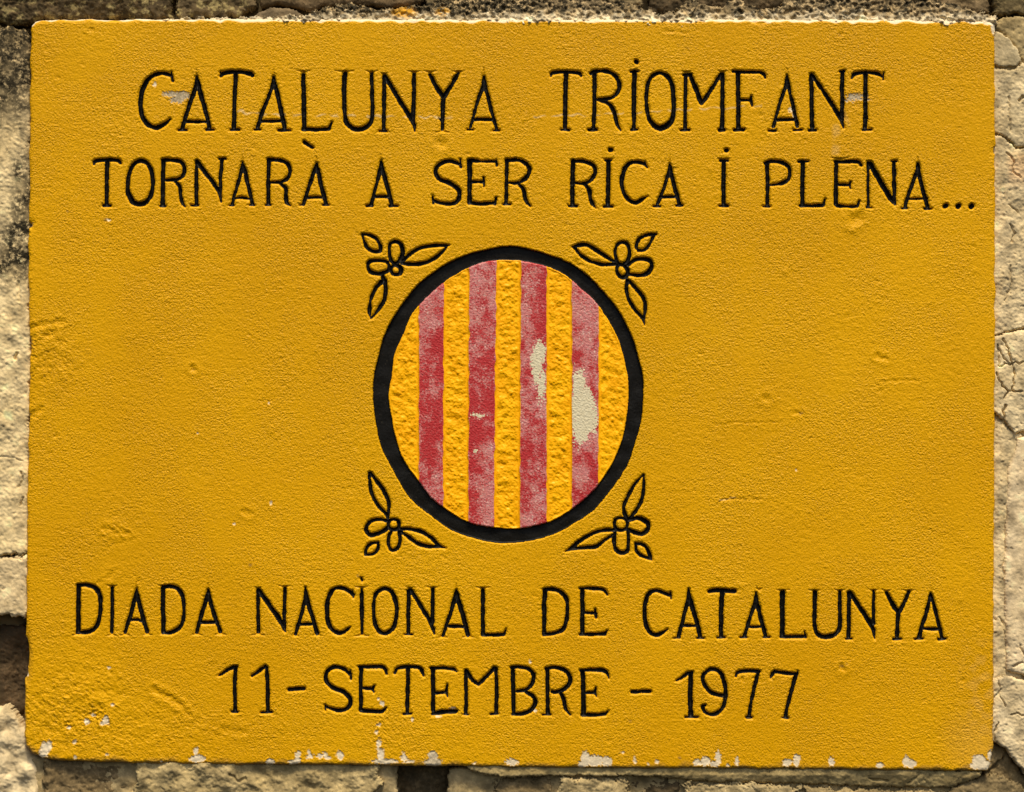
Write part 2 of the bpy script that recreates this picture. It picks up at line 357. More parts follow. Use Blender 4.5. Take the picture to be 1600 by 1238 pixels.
st("mortar", [(1551, 1064), (1572, 1056), (1596, 1062), (1640, 1072), (1640, 1245), (1612, 1216), (1592, 1196), (1576, 1172), (1564, 1166), (1551, 1158)], (0.66, 0.545, 0.345), d=8, R=5, rough=1.4, wob=1.0, lichen=0.06, fine=1.3,
   cracks=[([(1560, 1062), (1566, 1078), (1556, 1092)], 1.3, 3), ([(1563, 1086), (1574, 1106)], 1.5, 4), ([(1582, 1118), (1592, 1116), (1604, 1120)], 1.5, 5), ([(1562, 1130), (1556, 1145), (1555, 1158)], 1.5, 5)])
st("stone", [(1500, 1230), (1545, 1212), (1552, 1160), (1574, 1170), (1590, 1196), (1612, 1222), (1650, 1250), (1650, 1300), (1500, 1300)], (0.30, 0.225, 0.115), d=26, R=7, rough=2.6, lichen=0.35, cracks=[([(1512, 1216), (1545, 1214), (1562, 1200), (1574, 1190)], 3.5, 9)])
st("stone", [(1484, 1240), (1502, 1224), (1560, 1214), (1610, 1232), (1655, 1268), (1650, 1340), (1470, 1340)], (0.27, 0.205, 0.105), d=14, R=8, rough=2.4, lichen=0.4)
# below the plaque
st("stone", [(206, 1186), (330, 1191), (470, 1195), (604, 1193), (586, 1208), (600, 1226), (582, 1240), (598, 1310), (208, 1310), (196, 1250), (214, 1220)], (0.50, 0.395, 0.20), d=6, R=5, rough=2.6, bulge=1.5, lichen=0.30, cracks=[([(360, 1212), (372, 1222), (384, 1218)], 3, 5)])
st("stone", [(598, 1196), (650, 1198), (700, 1204), (772, 1210), (752, 1228), (778, 1250), (770, 1310), (612, 1310), (588, 1240)], (0.13, 0.095, 0.05), d=36, R=9, rough=4, lichen=0.55)
st("mortar", [(724, 1194), (900, 1197), (1200, 1200), (1400, 1203), (1538, 1206), (1520, 1222), (1490, 1232), (1400, 1232), (1250, 1226), (1100, 1222), (1000, 1214), (860, 1214), (790, 1217), (735, 1206)], OLIVE, d=5, R=3, rough=1.6, wob=1.4, lichen=0.25, slope=lambda x, y: -np.clip(y - 1212, 0, 20) * 0.4,
   cracks=[([(1360, 1219), (1388, 1222)], 2.0, 4), ([(1420, 1226), (1440, 1210)], 1.4, 3)])
for poly, tone, d in (([(772, 1219), (862, 1217), (868, 1310), (772, 1310)], (0.22, 0.165, 0.085), 14), ([(872, 1217), (984, 1217), (988, 1310), (874, 1310)], (0.48, 0.38, 0.20), 9), ([(990, 1218), (1030, 1216), (1064, 1222), (1062, 1310), (992, 1310)], (0.13, 0.095, 0.05), 16),
                      ([(1070, 1225), (1150, 1224), (1252, 1230), (1250, 1310), (1070, 1310)], (0.50, 0.40, 0.215), 9), ([(1258, 1231), (1400, 1236), (1482, 1240), (1466, 1320), (1258, 1310)], (0.38, 0.295, 0.15), 11)):
    st("stone", poly, tone, d=d, R=8, rough=2.6, wob=3.2, lichen=0.35)
for poly, d in (([(46, 1188), (620, 1194), (620, 1330), (46, 1330)], 17), ([(700, 1204), (1500, 1210), (1500, 1330), (700, 1330)], 19), ([(1552, 30), (1640, 30), (1640, 1160), (1552, 1160)], 15)):
    st("mortar", poly, (0.46, 0.36, 0.19), d=d, R=3, rough=1.8, wob=1.0, lichen=0.3, fine=2.2)
# courses beyond the photograph's edge, so that the wall goes on for a step to either side
r2 = np.random.default_rng(11)
def block(x0, y0, x1, y1):
    g = 9; j = lambda: r2.uniform(-9, 9)
    pts = [(x0 + g + j(), y0 + g + j()), ((x0 + x1) / 2, y0 + g + j()), (x1 - g + j(), y0 + g + j()), (x1 - g + j(), (y0 + y1) / 2), (x1 - g + j(), y1 - g + j()), ((x0 + x1) / 2, y1 - g + j()), (x0 + g + j(), y1 - g + j()), (x0 + g + j(), (y0 + y1) / 2)]
    k = r2.uniform(0.45, 1.05)
    st("stone", pts, tuple(np.array(PALE) * k), d=r2.uniform(8, 22), R=14, rough=3.0, lichen=r2.uniform(0.1, 0.6), bulge=2.5)
for (ya, yb, xsplit) in ((-410, -150, (-630, -330, 10, 300, 640, 960, 1330, 1620, 1960, 2230)), (1320, 1490, (-630, -250, 120, 420, 820, 1110, 1480, 1800, 2230)), (1490, 1650, (-630, -380, -40, 330, 640, 1000, 1290, 1640, 1900, 2230))):
    for a, b in zip(xsplit[:-1], xsplit[1:]): block(a, ya, b, yb)
for (xa, xb, ysplit) in ((-630, -262, (-150, 90, 380, 620, 900, 1120, 1320)), (1808, 2230, (-100, 180, 420, 700, 960, 1180, 1320)), (1648, 1806, (235, 460, 676)), (1655, 1806, (1076, 1200, 1318))):
    for a, b in zip(ysplit[:-1], ysplit[1:]): block(xa, a, xb, b)

# ------------------------------------------------------------------ strokes of the inscription, in quarter pixels of the photograph
def sm(pts, closed=False, n=7):
    """Catmull-Rom through (x,y,r)"""
    p = np.array(pts, float)
    if closed: q = np.concatenate([p[-1:], p, p[:2]])
    else: q = np.concatenate([2 * p[:1] - p[1:2], p, 2 * p[-1:] - p[-2:-1]])
    out = []
    for i in range(1, len(q) - 2):
        for t in np.linspace(0, 1, n, endpoint=False):
            a, b, c, d = q[i - 1], q[i], q[i + 1], q[i + 2]
            out.append(0.5 * (2 * b + (c - a) * t + (2 * a - 5 * b + 4 * c - d) * t * t + (3 * b - 3 * c + d - a) * t ** 3))
    out.append(q[-2]); out = np.array(out); out[:, 2] = np.maximum(out[:, 2], 1.5)
    return out
LETTERS = []      # (name, [ (n,3) arrays in photo px ])
CARVES = []       # unpainted cuts
def L(name, org, *strokes, k=0.25):
    out = []
    for s in strokes:
        closed = smooth = False
        if s[0] in ('S', 'O'): smooth = True; closed = s[0] == 'O'; s = s[1:]
        pts = [(q[0], q[1], q[2] if len(q) > 2 else 12) for q in s]
        a = sm(pts, closed) if smooth else np.array(pts, float)
        a = a.copy(); a[:, :2] = a[:, :2] * k + np.array(org); a[:, 2] *= k
        out.append(a)
    LETTERS.append((name, out))
def carve(org, *strokes, k=0.25):
    for s in strokes:
        a = np.array(s, float); a[:, :2] = a[:, :2] * k + np.array(org); a[:, 2] *= k; CARVES.append(a)
E = "engraved_letter"; NU = "engraved_numeral"
o = (130, 80)
L(E, o, ('S', (550,152,11), (500,140,11), (440,150,12), (395,190,14), (368,250,15), (358,320,14), (366,400,14), (400,455,14), (450,480,13), (500,462,13), (542,426,6)), ((550,132,5), (554,160,8), (560,188,5)))
L(E, o, ((708,160,9), (705,215,14), (665,330,13), (625,455,12), (618,485,13)), ((708,160,9), (730,260,15), (765,380,13), (788,475,12)), ((640,440,9), (770,442,9)), ((595,493,6), (645,492,7)), ((768,492,7), (815,490,6)))
L(E, o, ('S', (860,156,9), (880,138,13), (960,130,11), (1040,140,13), (1058,152,11)), ((858,132,5), (866,150,10)), ((953,135,14), (945,300,13), (940,475,14)), ((922,491,8), (970,490,8)))
L(E, o, ((1190,165,9), (1175,240,11), (1120,380,12), (1088,475,12)), ((1190,165,9), (1210,260,14), (1240,390,14), (1258,480,14)), ((1105,438,9), (1240,438,9)), ((1070,490,6), (1105,490,6)), ((1220,494,8), (1293,494,7)))
L(E, o, ((1374,150,13), (1378,300,15), (1380,484,14)), ((1375,488,13), (1460,491,10), (1538,486,11)), ((1535,484,11), (1553,446,4)))
o = (480, 80)
L(E, o, ('S', (236,143,16), (232,180,15), (230,280,14), (236,400,13), (254,462,14), (315,490,14), (375,470,14), (405,420,13), (406,300,12), (402,142,11)))
L(E, o, ((482,160,13), (480,320,12), (478,485,12)), ((450,499,6), (494,498,7)), ((486,158,13), (560,280,13), (640,410,14), (668,460,12), (672,500,4)), ((668,148,13), (666,300,13), (660,440,14)))
L(E, o, ((766,148,10), (805,220,14), (850,290,15)), ((944,138,11), (900,215,13), (852,290,14)), ((850,290,15), (846,400,13), (845,488,10)), ((826,425,4), (838,434,7)))
L(E, o, ((1104,158,7), (1098,220,12), (1060,330,10), (1020,475,9)), ((1104,158,7), (1115,230,12), (1150,370,11), (1182,484,10)), ((1038,427,9), (1155,427,9)), ((1000,490,5), (1035,490,5)), ((1165,495,6), (1200,494,6)))
o = (830, 80)
L(E, o, ('S', (122,155,7), (135,137,11), (215,130,9), (295,137,11), (312,154,7)), ((218,135,15), (213,300,14), (212,482,13)), ((188,493,7), (236,492,7)))
L(E, o, ((395,140,14), (396,300,12), (390,480,13)), ((360,493,7), (408,491,9)), ('S', (372,140,10), (400,128,11), (460,125,11), (515,145,12), (548,195,13), (545,250,12), (500,292,10), (418,303,9)), ('S', (430,308,8), (490,335,11), (520,390,13), (535,450,12), (560,496,5)))
L(E, o, ((646,132,15), (642,300,15), (642,482,12)), ((622,128,7), (670,126,6)), ((628,492,7), (662,491,7)), ((656,64,13), (660,70,11)))
L(E, o, ('O', (800,137,11), (850,158,12), (880,210,14), (890,300,14), (889,390,14), (868,448,17), (810,482,18), (755,455,14), (728,390,12), (720,300,12), (729,210,12), (754,160,11)))
L(E, o, ((966,155,12), (963,320,11), (962,480,12)), ((936,494,7), (988,493,8)), ((955,148,10), (1000,148,9)), ((995,150,13), (1035,250,15), (1065,325,14)), ((1068,325,12), (1120,250,12), (1185,145,10)), ((1196,145,13), (1196,320,13), (1194,475,14)), ((1180,494,11), (1208,493,11)))
L(E, o, ('S', (1262,127,7), (1340,131,9), (1425,132,9), (1455,148,10), (1463,167,5)), ((1293,135,14), (1295,300,13), (1295,475,14)), ((1272,493,9), (1330,492,9)), ((1310,306,8), (1370,308,9)), ((1376,282,6), (1372,310,11), (1384,342,5)))
o = (1140, 80)
L(E, o, ((360,155,8), (352,215,11), (310,340,10), (275,470,10)), ((360,155,8), (372,230,11), (400,350,11), (425,470,11)), ((290,430,10), (410,428,9)), ((246,498,7), (288,497,8)), ((402,495,7), (452,492,7)))
L(E, o, ((512,155,13), (514,320,13), (517,475,14)), ((500,496,8), (538,495,8)), ((515,150,12), (580,240,12), (650,350,13), (700,430,14), (714,480,4)), ((706,132,13), (704,280,13), (704,430,13)), ((690,128,6), (718,125,6)))
L(E, o, ('S', (764,167,7), (785,143,12), (850,133,9), (920,140,11), (955,158,8)), ((964,138,4), (961,176,5)), ((851,138,14), (850,300,13), (848,475,14)), ((834,493,7), (886,491,6)))
# second line
o = (130, 80)
L(E, o, ('S', (65,706,7), (76,688,11), (145,680,11), (215,686,11), (233,703,6)), ((150,685,14), (145,820,13), (146,955,13)), ((126,966,8), (169,966,8)))
L(E, o, ('O', (360,686,12), (402,706,12), (428,760,13), (434,830,12), (425,890,13), (400,938,14), (355,958,14), (310,943,16), (282,890,15), (277,830,12), (289,760,12), (318,705,12)))
L(E, o, ((500,690,14), (497,820,13), (495,960,14)), ((480,970,7), (511,970,7)), ('S', (495,682,10), (560,682,11), (610,695,12), (632,735,13), (625,775,12), (590,800,10), (518,808,8)), ('S', (575,815,9), (600,850,11), (608,900,11), (620,950,10), (635,973,5)))
L(E, o, ((708,690,11), (706,820,12), (706,958,12)), ((675,965,6), (716,963,7)), ((710,695,14), (780,780,12), (850,880,12), (862,942,5)), ((866,680,12), (856,800,12), (860,940,6)), ((848,674,6), (888,674,6)))
L(E, o, ((995,695,6), (985,760,12), (945,900,9), (930,958,10)), ((995,695,6), (1015,770,13), (1040,880,12), (1056,955,11)), ((945,921,6), (990,915,8), (1045,925,6)), ((915,965,4), (942,965,5)), ((1040,963,5), (1068,963,4)))
L(E, o, ((1158,685,13), (1156,820,12), (1156,955,12)), ((1143,963,6), (1168,963,6)), ('S', (1155,680,11), (1215,680,11), (1270,700,11), (1292,745,12), (1280,790,12), (1235,818,9), (1168,820,8)), ('S', (1230,825,8), (1265,860,12), (1265,905,12), (1270,945,12), (1294,966,6)))
L(E, o, ((1456,705,8), (1440,760,13), (1400,880,11), (1375,958,11)), ((1456,705,8), (1475,790,14), (1500,890,13), (1518,955,13)), ((1395,915,9), (1495,915,8)), ((1354,963,4), (1380,962,5)), ((1500,963,6), (1536,963,4)), ((1382,570,11), (1432,604,9)))
o = (480, 80)
L(E, o, ((461,688,5), (455,750,13), (425,860,10), (400,960,12)), ((461,688,5), (475,760,14), (510,880,13), (528,958,13)), ((420,910,9), (510,910,9)), ((372,968,8), (406,966,8)), ((514,968,9), (566,968,5)))
L(E, o, ((956,678,6), (960,724,8)), ('S', (950,705,10), (900,690,11), (850,695,12), (812,725,12), (804,765,13), (835,805,13), (900,830,13), (945,870,14), (950,910,13), (930,945,12), (880,956,11), (820,945,10), (790,932,8)), ((783,908,6), (788,951,6)))
L(E, o, ((1016,690,17), (1014,820,14), (1014,945,14)), ((1010,684,11), (1100,690,8), (1180,688,8)), ((1180,682,5), (1186,716,6)), ((1030,818,8), (1095,818,8)), ((1102,790,6), (1106,846,5)), ((1010,950,12), (1090,955,10), (1165,950,11)), ((1181,918,6), (1172,956,9)))
L(E, o, ((1248,685,12), (1245,820,11), (1243,948,12)), ((1228,957,6), (1268,957,7)), ('S', (1248,682,11), (1320,682,11), (1370,705,12), (1390,745,13), (1365,795,12), (1310,825,8), (1260,822,7)), ('S', (1320,828,8), (1350,865,12), (1362,915,12), (1378,950,10), (1395,969,4)))
o = (830, 80)
L(E, o, ((262,690,14), (257,820,14), (258,955,14)), ((237,970,8), (284,968,8)), ('S', (262,688,10), (330,690,11), (385,715,12), (400,755,13), (375,805,11), (330,828,8), (276,825,7)), ('S', (335,832,9), (362,870,13), (370,920,12), (385,955,11), (403,981,4)))
L(E, o, ((482,690,14), (482,820,14), (480,958,13)), ((463,684,6), (500,684,6)), ((454,972,8), (506,971,8)), ((494,618,13), (502,618,13)))
L(E, o, ('S', (724,728,5), (700,702,10), (645,694,10), (600,715,12), (572,770,14), (566,830,13), (580,890,12), (615,935,12), (655,948,11), (690,930,11), (728,908,3)), ((712,690,3), (722,724,6)))
L(E, o, ((866,705,6), (862,750,12), (830,860,10), (790,955,11)), ((866,705,6), (880,790,13), (905,880,13), (928,960,13)), ((818,912,9), (905,910,9)), ((766,970,6), (804,970,7)), ((908,966,6), (946,966,5)))
L(E, o, ((1205,690,14), (1203,820,14), (1202,955,13)), ((1184,685,8), (1228,684,8)), ((1178,968,8), (1228,967,8)), ((1217,620,12), (1223,620,12)))
o = (1140, 80)
L(E, o, ((236,700,12), (238,820,12), (236,960,12)), ((210,972,5), (252,972,6)), ('S', (225,700,10), (260,690,10), (320,695,11), (365,720,12), (378,760,10), (365,805,12), (320,828,11), (253,838,5)))
L(E, o, ((460,695,14), (456,820,13), (455,955,13)), ((434,690,8), (492,690,6)), ((445,966,10), (520,968,9), (580,966,11)), ((597,925,5), (588,962,10)))
L(E, o, ((668,700,12), (666,820,13), (664,955,14)), ('S', (662,692,10), (720,692,10), (800,692,10), (822,715,9)), ((685,836,8), (750,838,8)), ((757,818,5), (750,836,10), (757,858,5)), ((668,966,10), (740,972,8), (800,972,9)), ((811,938,4), (800,972,8)))
L(E, o, ((868,700,10), (866,820,8), (868,965,9)), ((860,975,6), (890,980,4)), ((880,705,16), (940,810,16), (1010,925,16), (1035,957,7)), ((1028,695,12), (1030,820,13), (1032,950,10)), ((1012,688,5), (1045,688,5)))
L(E, o, ((1178,705,8), (1165,770,11), (1125,880,11), (1098,972,11)), ((1178,705,8), (1190,790,13), (1215,890,13), (1238,972,13)), ((1118,925,6), (1235,922,6)), ((1078,982,6), (1110,982,6)), ((1220,985,8), (1262,985,5)))
for x, y in ((1350, 968), (1430, 970), (1512, 970)): L("engraved_dot", o, ((x - 3, y + 3, 14), (x + 5, y - 4, 13)))
# third line
o = (100, 890)
L(E, o, ((90,110,14), (88,250,14), (88,390,15)), ('S', (85,102,11), (140,98,11), (190,115,14), (222,165,14), (226,240,12), (218,310,13), (195,365,13), (150,392,12), (82,396,10)))
L(E, o, ((300,115,10), (300,250,11), (297,392,11)))
L(E, o, ((453,125,7), (440,190,13), (410,300,12), (382,392,11)), ((453,125,7), (470,220,14), (495,310,14), (518,390,11)), ((412,318,9), (460,315,8), (490,328,4)))
L(E, o, ((618,125,14), (616,250,13), (622,390,14)), ('S', (618,113,12), (665,108,11), (715,125,13), (742,180,13), (748,250,10), (744,320,12), (715,370,12), (670,395,11), (618,398,8)))
L(E, o, ((900,130,7), (885,195,13), (850,310,12), (828,395,11)), ((900,130,7), (920,230,13), (950,320,12), (975,388,11)), ((855,332,10), (942,332,10)))
L(E, o, ((1212,130,11), (1212,250,11), (1214,390,12)), ((1218,135,14), (1280,220,14), (1350,320,15), (1382,387,6)), ((1380,120,10), (1376,250,11), (1376,370,12)))
o = (450, 890)
L(E, o, ((108,115,5), (105,190,11), (75,310,11), (46,406,10)), ((108,115,5), (125,215,14), (155,310,12), (180,400,13)), ((68,345,9), (145,342,9)))
L(E, o, ('S', (405,160,12), (370,130,11), (330,118,11), (290,122,11), (260,160,13), (244,220,14), (246,300,14), (265,365,13), (310,398,12), (345,395,11), (372,375,8), (389,360,2)), ((402,135,4), (408,174,6)))
L(E, o, ((460,125,10), (460,260,14), (462,402,7)), ((458,58,9), (462,68,8)))
L(E, o, ('O', (602,121,11), (642,137,12), (668,185,14), (679,250,12), (671,330,13), (645,380,13), (605,401,12), (566,384,13), (541,330,13), (534,250,10), (541,180,11), (562,140,11)))
L(E, o, ((755,135,12), (752,260,12), (750,398,11)), ((728,408,4), (775,408,4)), ((768,130,11), (820,215,12), (880,310,13), (908,375,12), (914,404,3)), ((905,125,11), (904,250,12), (902,340,12)))
L(E, o, ((1052,130,7), (1045,175,14), (1010,290,11), (968,415,10)), ((1052,130,7), (1070,210,15), (1100,310,15), (1125,410,14)), ((1008,355,10), (1095,360,10)))
L(E, o, ((1218,130,12), (1218,260,13), (1218,400,13)), ((1215,410,11), (1280,412,9), (1345,408,10)), ((1363,373,4), (1350,405,10)))
o = (800, 890)
L(E, o, ((205,135,14), (202,260,14), (200,395,12)), ('S', (200,128,10), (245,124,11), (300,140,12), (340,185,13), (346,250,11), (340,320,13), (318,375,12), (260,402,10), (198,408,10)))
L(E, o, ((440,125,13), (440,260,14), (440,395,14)), ('S', (425,120,6), (500,120,10), (570,128,10), (595,157,5)), ((460,273,8), (510,273,8)), ((520,250,7), (526,300,8)), ((427,408,8), (510,408,9), (580,404,11), (595,384,5)))
L(E, o, ('S', (990,165,10), (950,148,10), (905,132,10), (865,145,12), (838,190,13), (828,260,13), (836,340,14), (860,390,13), (895,412,12), (935,400,11), (972,376,3)), ((990,142,4), (995,185,4)))
L(E, o, ((1105,120,4), (1100,195,12), (1070,310,12), (1042,422,12)), ((1105,120,4), (1125,230,14), (1155,330,14), (1178,422,13)), ((1060,353,9), (1148,353,9)), ((1010,431,3), (1050,429,5)), ((1158,431,6), (1200,430,5)))
o = (1100, 890)
L(E, o, ((34,139,11), (60,133,13), (130,132,13), (192,136,13)), ((114,140,16), (108,260,14), (106,418,13)), ((85,428,5), (128,427,6)))
L(E, o, ((326,145,5), (318,215,12), (280,330,11), (255,418,11)), ((326,145,5), (340,240,13), (365,340,12), (385,418,13)), ((272,360,7), (365,360,7)), ((228,426,5), (268,425,5)), ((372,425,6), (412,424,4)))
L(E, o, ((492,147,17), (490,280,15), (490,412,15)), ((480,423,9), (560,422,10), (630,420,10)), ((628,388,2), (635,424,8)))
L(E, o, ('S', (694,145,14), (692,250,13), (692,350,12), (710,405,13), (765,424,14), (825,405,13), (850,350,13), (850,250,12), (850,143,11)))
L(E, o, ((908,150,13), (906,280,12), (904,423,13)), ((888,435,6), (922,434,6)), ((918,150,12), (975,240,13), (1030,320,15), (1060,380,13), (1068,432,3)), ((1062,138,8), (1060,250,10), (1060,340,12)))
L(E, o, ((1142,148,10), (1180,220,14), (1215,270,14)), ((1281,143,11), (1250,215,12), (1218,270,13)), ((1215,275,14), (1210,350,12), (1208,424,13)), ((1184,436,8), (1231,435,8)))
L(E, o, ((1418,153,7), (1400,240,12), (1365,350,12), (1345,427,13)), ((1418,153,7), (1445,250,12), (1470,350,11), (1488,427,12)), ((1370,372,8), (1470,374,10)), ((1320,436,6), (1368,434,6)), ((1467,436,8), (1512,434,6)))
# fourth line
o = (100, 890)
L(NU, o, ((970,663,5), (1020,632,10), (1060,612,12), (1081,607,6)), ((1070,618,12), (1066,750,12), (1070,882,12)), ((1048,892,7), (1086,892,7)))
L(NU, o, ((1176,665,8), (1220,635,10), (1258,608,10)), ((1266,618,12), (1272,750,12), (1272,882,12)), ((1232,895,5), (1296,893,7)))
L("engraved_dash", o, ((1405,752,11), (1500,746,12)))
o = (450, 890)
L(E, o, ((388,632,5), (393,684,7)), ('S', (385,655,12), (350,625,11), (305,610,11), (265,620,11), (238,655,12), (240,700,12), (280,740,13), (340,765,13), (382,800,13), (388,840,13), (360,875,12), (310,882,11), (262,870,9), (238,858,8)), ((234,848,4), (233,882,3)))
L(E, o, ((456,620,13), (454,750,12), (455,870,13)), ('S', (442,608,6), (500,610,11), (580,610,11), (608,627,11), (615,653,7)), ((475,745,8), (530,748,9)), ((541,727,5), (528,748,11), (536,768,5)), ('S', (455,880,13), (500,888,12), (580,890,11), (604,878,9)), ((598,884,9), (612,868,5)))
L(E, o, ('S', (668,647,9), (685,620,10), (740,610,10), (810,613,10), (835,632,12), (849,668,5)), ((750,618,13), (748,750,12), (745,893,12)), ((722,905,6), (768,903,6)))
L(E, o, ((905,622,13), (906,750,13), (907,885,13)), ((892,618,7), (970,618,10), (1036,624,10), (1053,639,5)), ((920,775,8), (985,768,9)), ((996,720,3), (988,765,11), (998,797,4)), ((902,905,9), (960,892,13), (1048,888,13)))
L(E, o, ((1112,635,12), (1112,770,11), (1112,900,12)), ((1098,908,5), (1125,908,6)), ((1115,638,10), (1150,690,12), (1192,724,9)), ((1194,718,10), (1240,670,12), (1290,615,10)), ((1300,620,10), (1304,750,12), (1300,893,12)), ((1268,905,6), (1312,903,7)))
L(E, o, ((1405,622,13), (1408,760,13), (1410,898,13)), ('S', (1398,615,10), (1450,612,10), (1505,625,11), (1535,665,13), (1525,715,12), (1490,752,11), (1435,762,9)), ('S', (1488,764,10), (1535,800,12), (1545,840,13), (1520,880,12), (1470,902,11), (1402,906,9)))
o = (800, 890)
L(E, o, ((222,625,12), (222,760,12), (224,895,13)), ((192,910,4), (240,908,5)), ('S', (215,622,10), (270,614,10), (330,632,12), (362,675,13), (355,720,13), (315,755,12), (265,770,10), (250,765,8)), ('S', (305,775,10), (325,820,12), (335,870,11), (366,911,4)))
L(E, o, ((442,640,13), (446,770,15), (448,900,15)), ('S', (428,632,7), (500,630,11), (570,632,12), (598,657,10), (605,682,4)), ((465,772,8), (520,772,8)), ((525,740,4), (518,770,10), (528,795,4)), ((440,910,12), (520,912,10), (585,905,11), (601,887,4)))
L("engraved_dash", o, ((750,766,10), (864,764,10)))
L(NU, o, ((1028,696,3), (1060,680,8), (1100,650,11), (1125,645,10)), ((1118,655,15), (1115,780,15), (1118,910,15)), ((1084,925,5), (1164,925,5)))
L(NU, o, ('S', (1318,790,10), (1275,782,12), (1230,760,12), (1198,710,12), (1196,665,11), (1225,632,11), (1265,625,11), (1305,650,12), (1328,710,13), (1335,780,13), (1325,850,12), (1290,895,12), (1245,908,10), (1205,890,9), (1192,864,10)), ((1195,858,13), (1206,850,9)))
L(NU, o, ('S', (1399,667,6), (1415,645,10), (1480,635,10), (1545,640,9)), ((1542,645,10), (1515,740,12), (1495,830,10), (1484,912,12)), ((1466,925,7), (1500,925,7)))
o = (1100, 890)
L(NU, o, ((417,678,5), (430,655,11), (442,642,11), (510,650,10), (580,655,10)), ((586,638,4), (582,660,9)), ((577,660,13), (545,770,12), (520,860,10), (508,922,11)), ((490,928,5), (522,930,6)))
# unpainted serif cuts left round the painted strokes
for org, cuts in (((130, 80), [(1378, 124, 46), (708, 140, 6), (1190, 140, 6), (1456, 690, 6), (995, 682, 6)]), ((480, 80), [(232, 124, 62), (402, 126, 36), (480, 138, 22), (668, 126, 42), (768, 126, 38), (942, 126, 40), (1104, 128, 6), (461, 668, 6)]),
                  ((830, 80), [(970, 126, 30), (1196, 126, 30), (866, 682, 6), (482, 672, 40), (1205, 672, 40)]), ((1140, 80), [(360, 136, 6), (512, 138, 20), (690, 668, 60), (1178, 690, 6), (868, 685, 20)]),
                  ((100, 890), [(300, 102, 32), (453, 105, 6), (620, 100, 30), (900, 110, 6), (1212, 112, 22), (1380, 104, 38)]), ((450, 890), [(460, 108, 44), (760, 112, 26), (905, 110, 40), (1052, 112, 6), (1218, 112, 44)]),
                  ((1100, 890), [(345, 118, 24), (492, 128, 44), (694, 130, 38), (850, 128, 34), (1062, 128, 30), (1142, 130, 30), (1281, 130, 38), (1418, 132, 6)])):
    for x, y, w in cuts:
        if w > 10: carve(org, [(x - w, y - 2, 1.5), (x - w * 0.35, y + 4, 6), (x, y + 8, 10), (x + w * 0.35, y + 4, 6), (x + w, y - 2, 1.5)])
        else: carve(org, [(x, y - 26, 1.5), (x, y + 14, 6)])
for org, cuts in (((130, 80), [(620, 498, 34), (790, 498, 32), (945, 498, 40), (1258, 502, 46), (1086, 498, 26)]), ((480, 80), [(845, 506, 46), (478, 506, 44), (1015, 498, 26), (1182, 500, 34)]),
                  ((100, 890), [(88, 410, 40), (298, 412, 34), (380, 410, 30), (520, 408, 34), (828, 408, 34), (978, 405, 36), (1212, 408, 40)]), ((450, 890), [(46, 414, 22), (180, 412, 34), (460, 414, 46), (968, 424, 30), (1125, 422, 36)])):
    for x, y, w in cuts: carve(org, [(x - w, y + 3, 1.5), (x, y - 3, 8), (x + w, y + 3, 1.5)])

# flower ornaments at the emblem's four corners: centre, petals and leaves
Q = 1 / 7.74
ORN = []
def orn(org, centre, petals, leaves):
    a = len(LETTERS); L("flower", org, centre, k=Q)
    for p in petals: L("petal", org, p, k=Q)
    for lf in leaves: L("leaf", org, *lf, k=Q)
    ORN.append((a, range(a + 1, len(LETTERS))))
orn((550, 350), ('O', (530,500,20), (575,520,26), (592,565,28), (575,605,26), (530,615,20), (488,598,18), (468,555,20), (488,515,20)),
    [('O', (500,472,20), (465,425,19), (449,330,19), (462,245,19), (520,217,18), (582,238,23), (612,320,27), (600,395,27), (565,455,24), (530,480,22)),
     ('O', (448,520,18), (420,462,18), (330,447,18), (220,455,20), (190,510,21), (222,578,22), (320,607,24), (420,578,22))],
    [(('S', (125,128,13), (205,136,17), (290,180,20), (342,265,21), (343,335,18)), ('S', (340,335,18), (270,338,21), (190,295,20), (148,220,18), (125,128,13))),
     (('S', (605,455,24), (700,368,20), (830,292,20), (980,265,20), (1100,262,18), (1178,260,5)), ('S', (1150,268,9), (1080,350,18), (960,440,22), (820,486,23), (700,488,22), (600,475,20))),
     (((370,622,24), (385,685,28)), ('S', (362,700,24), (280,790,22), (226,920,20), (210,1060,20), (226,1145,9)), ('S', (398,690,26), (404,800,25), (385,930,25), (318,1040,23), (232,1142,10)))])
orn((850, 350), ('O', (895,500,22), (880,560,20), (900,615,22), (955,645,26), (1000,618,28), (1014,570,24), (985,515,22), (935,490,20)),
    [('O', (888,462,19), (862,350,19), (885,258,18), (945,222,18), (1008,250,21), (1034,340,22), (1015,440,24), (950,488,18)),
     ('S', (1010,500,22), (1090,445,22), (1185,426,22), (1275,445,24), (1303,505,25), (1262,590,28), (1165,622,22), (1035,612,16))],
    [(('S', (1352,125,14), (1250,134,18), (1152,185,20), (1117,270,19), (1142,325,16)), ('S', (1142,325,17), (1220,312,18), (1285,230,18), (1335,130,16))),
     (('S', (345,280,10), (430,256,22), (530,262,23), (650,330,23), (760,405,22), (850,455,12)), ('S', (370,290,18), (440,375,18), (560,452,20), (700,490,20), (865,490,18))),
     (('S', (1010,690,24), (996,790,21), (1030,920,20), (1110,1050,20), (1195,1140,20), (1217,1225,6)), ('S', (1030,695,20), (1120,790,22), (1200,895,23), (1226,1000,22), (1212,1140,18)))])
